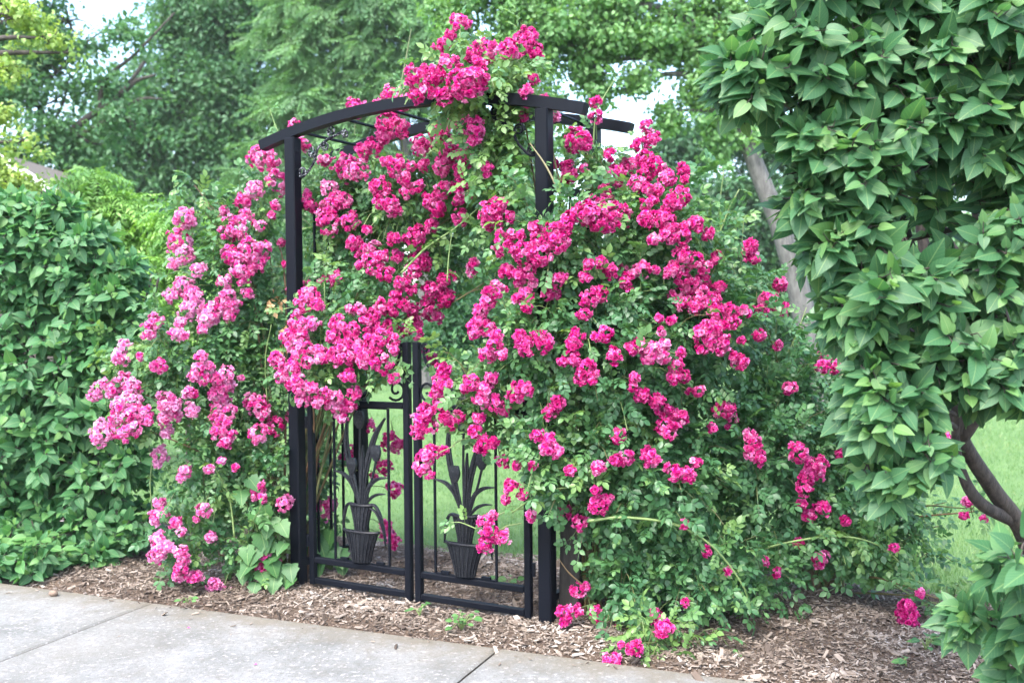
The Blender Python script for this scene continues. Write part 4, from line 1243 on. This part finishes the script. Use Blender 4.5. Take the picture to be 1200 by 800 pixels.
kL = knots(parse(FL_L), iL) + knots(parse(FL_B), iL, 5.55); kR = knots(parse(FL_R), iR); kF = knots(parse(FL_F), iR + iF)
KALL = kL + kR + kF
roseL = rose('climbing_rose', 'climbing rose with paler pink blooms covering the left side of the arbor', bL, LEFT,
             kL, 1400, canesL, ft)
bR = at_z(700, 722); bR = np.array([bR[0], bR[1], 0])
canesR = [([(690, 610, 4.12), (730, 606, 4.1), (790, 614, 4.1), (835, 640, 4.1), (870, 685, 4.12), (880, 720, 4.15)], .0068, .9, .05, .085), ([(467, 115, 4.75), (474, 78, 4.75), (482, 34, 4.75)], .005, .45, .06, .07),
          ([(852, 330, 4.8), (842, 265, 4.8), (848, 200, 4.8)], .006, .9, .05, .11), ([(822, 340, 4.7), (815, 280, 4.7), (812, 225, 4.7)], .005, .85, .06, .1), ([(835, 300, 4.7), (850, 255, 4.7), (866, 222, 4.7)], .006, .75, .07, .09),
          ([(660, 235, 4.25), (640, 195, 4.3), (621, 168, 4.35)], .006, .25, .12, .06), ([(600, 600, 4.2), (640, 575, 4.15), (690, 570, 4.12)], .005, .9, .06, .09), ([(545, 100, 4.6), (540, 60, 4.6), (539, 32, 4.6)], .005, .8, .05, .08),
          ([(695, 170, 4.7), (700, 130, 4.7), (722, 90, 4.7)], .005, .8, .05, .09), ([(755, 190, 4.6), (752, 160, 4.6), (758, 140, 4.6)], .005, .8, .05, .08), ([(690, 690, 4.25), (668, 672, 4.25), (655, 655, 4.25)], .004, .1, .2, .05, False),
          ([(500, 485, 4.35), (540, 470, 4.35), (580, 455, 4.35)], .004, .9, .05, .08), ([(560, 620, 4.3), (540, 612, 4.3), (528, 612, 4.3)], .003, .8, .03, .08)]
roseR = rose('climbing_rose', 'huge climbing rose with deep pink blooms over the arch top and right side', bR, RIGHT, kR, 1900, canesR, fr)
bF = at_z(955, 700); bF = np.array([bF[0], bF[1] + .1, 0])
canesF = [([(885, 645, 4.5), (930, 634, 4.45), (985, 628, 4.45), (1035, 642, 4.45), (1085, 690, 4.4)], .006, .95, .04, .1), ([(940, 690, 4.9), (1000, 625, 4.85), (1060, 600, 4.8), (1110, 588, 4.8)], .005, .2, .05, .09),
          ([(900, 700, 4.9), (960, 660, 4.8), (1010, 640, 4.7)], .006, .2, .08, .09), ([(1040, 680, 4.5), (1090, 708, 4.45), (1140, 715, 4.4)], .004, .7, .045, .09), ([(905, 440, 4.95), (930, 400, 4.9), (945, 360, 4.9)], .004, .8, .05, .09),
          ([(1010, 620, 4.9), (1015, 560, 4.9), (1005, 520, 4.9)], .004, .6, .05, .09), ([(880, 420, 4.9), (868, 330, 4.9), (872, 250, 4.9)], .005, .85, .06, .1)]
roseF = rose('shrub_rose', 'sparse sprawling rose with few deep pink blooms beneath the right lilac', bF, FAR, kF, 500, canesF, lambda px, py: float(np.clip(rng.normal(.25, .07), .05, .5)))
# a withered brown spray in the left rose
m = MB()
for px, py, n in ((328, 358, 16), (335, 385, 16), (330, 408, 10), (322, 350, 8)):
    P = at(px, py, 5.1) + rng.normal(0, .022, (n, 3))
    m.inst(SMALL, P, frames(rand_dir(n) + np.array([0, 0, -.8]), rand_dir(n)), rng.uniform(.025, .045, n), rng.random(n))
o = m.build('withered_leaves', M_withered, roseL, origin=bL); tag(o, 'dry brown withered leaves hanging in the green foliage')

# ------------------------------------------------------------------ small plants
def weed(name, label, cat, base, leaves, tpl, mat, stem=.004, group=None):
    """leaves: world positions of leaf bases, direction, size"""
    root = thing(name, label, cat, tuple(base), 0, group)
    st, lf = MB(), MB()
    for p, d, s, t in leaves:
        p = np.asarray(p)
        q = spline([np.asarray(base), (np.asarray(base) + p) / 2 + np.array([0, 0, .02]), p], 4)
        st.tube(q, np.linspace(stem, stem * .5, len(q)), 4, .8)
        lf.inst(tpl, p[None], frames(np.asarray(d, float)[None], np.array([[0, -.45, .9]]) + rng.normal(0, .2, (1, 3))), s, t)
    st.build('stem', M_cane, root, True, origin=base); lf.build('leaves', mat, root, True, origin=base)
    return root
def px_leaves(lst, Y, tone=.4):
    out = []
    for px, py, s in lst:
        p = at(px, py, Y)
        out.append((p, np.array([rng.normal(0, .5), -.5 + rng.normal(0, .3), -.45]), s, np.clip(rng.normal(tone, .15), 0, 1)))
    return out
v = px_leaves([(296, 600, .15), (318, 606, .15), (306, 624, .15), (322, 634, .12), (298, 655, .15), (314, 674, .14), (332, 662, .14), (340, 662, .12), (330, 686, .12), (305, 668, .12), (286, 668, .1), (292, 560, .12), (282, 575, .12), (326, 650, .12)], 4.98)
v = [(p, d, s * .78, t) for p, d, s, t in v + px_leaves([(310, 592, .13), (302, 640, .13), (322, 676, .12), (290, 640, .12), (345, 676, .1), (300, 690, .1), (316, 655, .13), (328, 612, .12), (334, 636, .1)], 4.96)]
v = [(p if p[2] > .05 else np.array([p[0], p[1], .05]), d, s, t) for p, d, s, t in v]
weed('broadleaf_vine', 'broad toothed vine leaves at the foot of the left arbor post', 'vine', at_z(322, 688) + (0, .06, 0), v, BROAD, M_broad_leaf)
v = px_leaves([(372, 628, .13), (384, 640, .13), (396, 645, .12), (402, 655, .10), (374, 655, .11), (388, 622, .11)], 5.25)
weed('broadleaf_vine', 'broad toothed vine leaves behind the bottom of the left gate leaf', 'vine', at_z(385, 672) + (0, .02, 0), v, BROAD, M_broad_leaf)
v = px_leaves([(736, 655, .13), (722, 662, .12)], 4.35)
weed('broadleaf_vine', 'two broad leaves in the shade beside the right arbor post', 'vine', at_z(730, 715), v, BROAD, M_broad_leaf)
def tuft(px, py, n, h, spread, size, tone):
    b = at_z(px, py, .02); out = []
    for i in range(n):
        a = rng.uniform(0, 6.283); k = rng.uniform(.2, 1)
        out.append((b + np.array([math.cos(a) * spread * k, math.sin(a) * spread * k, h * rng.uniform(.3, 1)]), np.array([math.cos(a), math.sin(a), .1]), size * rng.uniform(.7, 1.2), np.clip(rng.normal(tone, .2), 0, 1)))
    return b, out
for label, px, py, n, h, sp, sz, tn in (
        ('tall pale green weed between the pavement and the left lilac', 45, 676, 46, .22, .14, .075, .9), ('small round leaved weed at the pavement edge by the left lilac', 72, 672, 9, .08, .05, .06, .8),
        ('tiny weed in the mulch below the left rose', 220, 706, 5, .03, .03, .03, .7), ('spindly weed with leafy tuft in front of the right gate leaf', 541, 738, 22, .07, .07, .035, .8),
        ('small seedling under the left gate leaf', 492, 722, 8, .05, .04, .035, .6), ('bright seedling on the mulch under the far right rose', 1085, 762, 12, .07, .05, .045, .6), ('tiny two leaved seedling on the mulch at right', 1062, 780, 6, .03, .03, .04, .8),
        ('weed on the mulch behind the right gate leaf', 598, 688, 9, .05, .07, .05, .7), ('low weed behind the right gate leaf near the centre', 546, 668, 8, .04, .06, .05, .7)):
    b, lv_ = tuft(px, py, n, h, sp, sz, tn)
    weed('weed', label, 'weed', b, lv_, LEAFLET, M_broad_leaf, .002, 'weeds along the mulch bed')
# the pebble and two fallen petals on the pavement
def lump(name, label, cat, px, py, r, mat, flat=.7, group=None, z=.03):
    p = at_z(px, py, z); m = MB()
    n1, n2 = 10, 7
    V = [(0, 0, -flat)]
    for i in range(1, n2):
        for j in range(n1):
            a, b = math.pi * i / n2, 6.283 * j / n1
            k = 1 + .22 * math.sin(3 * b + i) * math.sin(a) + .1 * math.sin(5 * b + 2 * i)
            V.append((k * math.sin(a) * math.cos(b), .8 * k * math.sin(a) * math.sin(b), -flat * math.cos(a)))
    V.append((0, 0, flat)); V = np.array(V) * r
    fc = [(0, 1 + (j + 1) % n1, 1 + j) for j in range(n1)]
    for i in range(n2 - 2):
        for j in range(n1):
            a, b = 1 + i * n1 + j, 1 + i * n1 + (j + 1) % n1
            fc.append((a, b, b + n1, a + n1))
    e = 1 + (n2 - 2) * n1
    fc += [(e + j, e + (j + 1) % n1, len(V) - 1) for j in range(n1)]
    m.add(V, fc)
    o = m.build(name, mat, None, True); o.location = p + np.array([0, 0, r * flat * .9])
    return tag(o, label, cat, group)
lump('pebble', 'small brown clod lying on the pavement in front of the left lilac', 'stone', 63, 698, .022, M_stone)
for px, py, lb in ((219, 735, 'pink fallen petal on the pavement, the farther of two'), (301, 778, 'pink fallen petal on the pavement, the nearer of two')):
    p = at_z(px, py, .034); m = MB()
    tp = tpl_blade([(0, .1), (.4, .42), (.8, .4), (1, .12)], .3, .0)
    m.inst(tp, np.zeros((1, 3)), frames(rand_dir(1) * (1, 1, 0), np.array([[0, 0, 1.]])), .014, .6)
    o = m.build('petal', M_petal); o.location = p
    tag(o, lb, 'petal', 'petals fallen on the pavement')

# ------------------------------------------------------------------ the humid air between the near bushes and the trees
m = MB(); m.box((0, 30, 7.95), (184, 124, 18))
hz = bpy.data.materials.new('haze'); hz.use_nodes = True
t = hz.node_tree
t.nodes.remove(t.nodes['Principled BSDF'])
pv = t.nodes.new('ShaderNodeVolumePrincipled')
pv.inputs['Color'].default_value = (0.93, 0.97, 1.0, 1)
pv.inputs['Density'].default_value = 0.0006
t.links.new(pv.outputs['Volume'], t.nodes['Material Output'].inputs['Volume'])
tag(m.build('haze', hz), 'thin pale humid haze in the air', 'haze', kind='stuff')
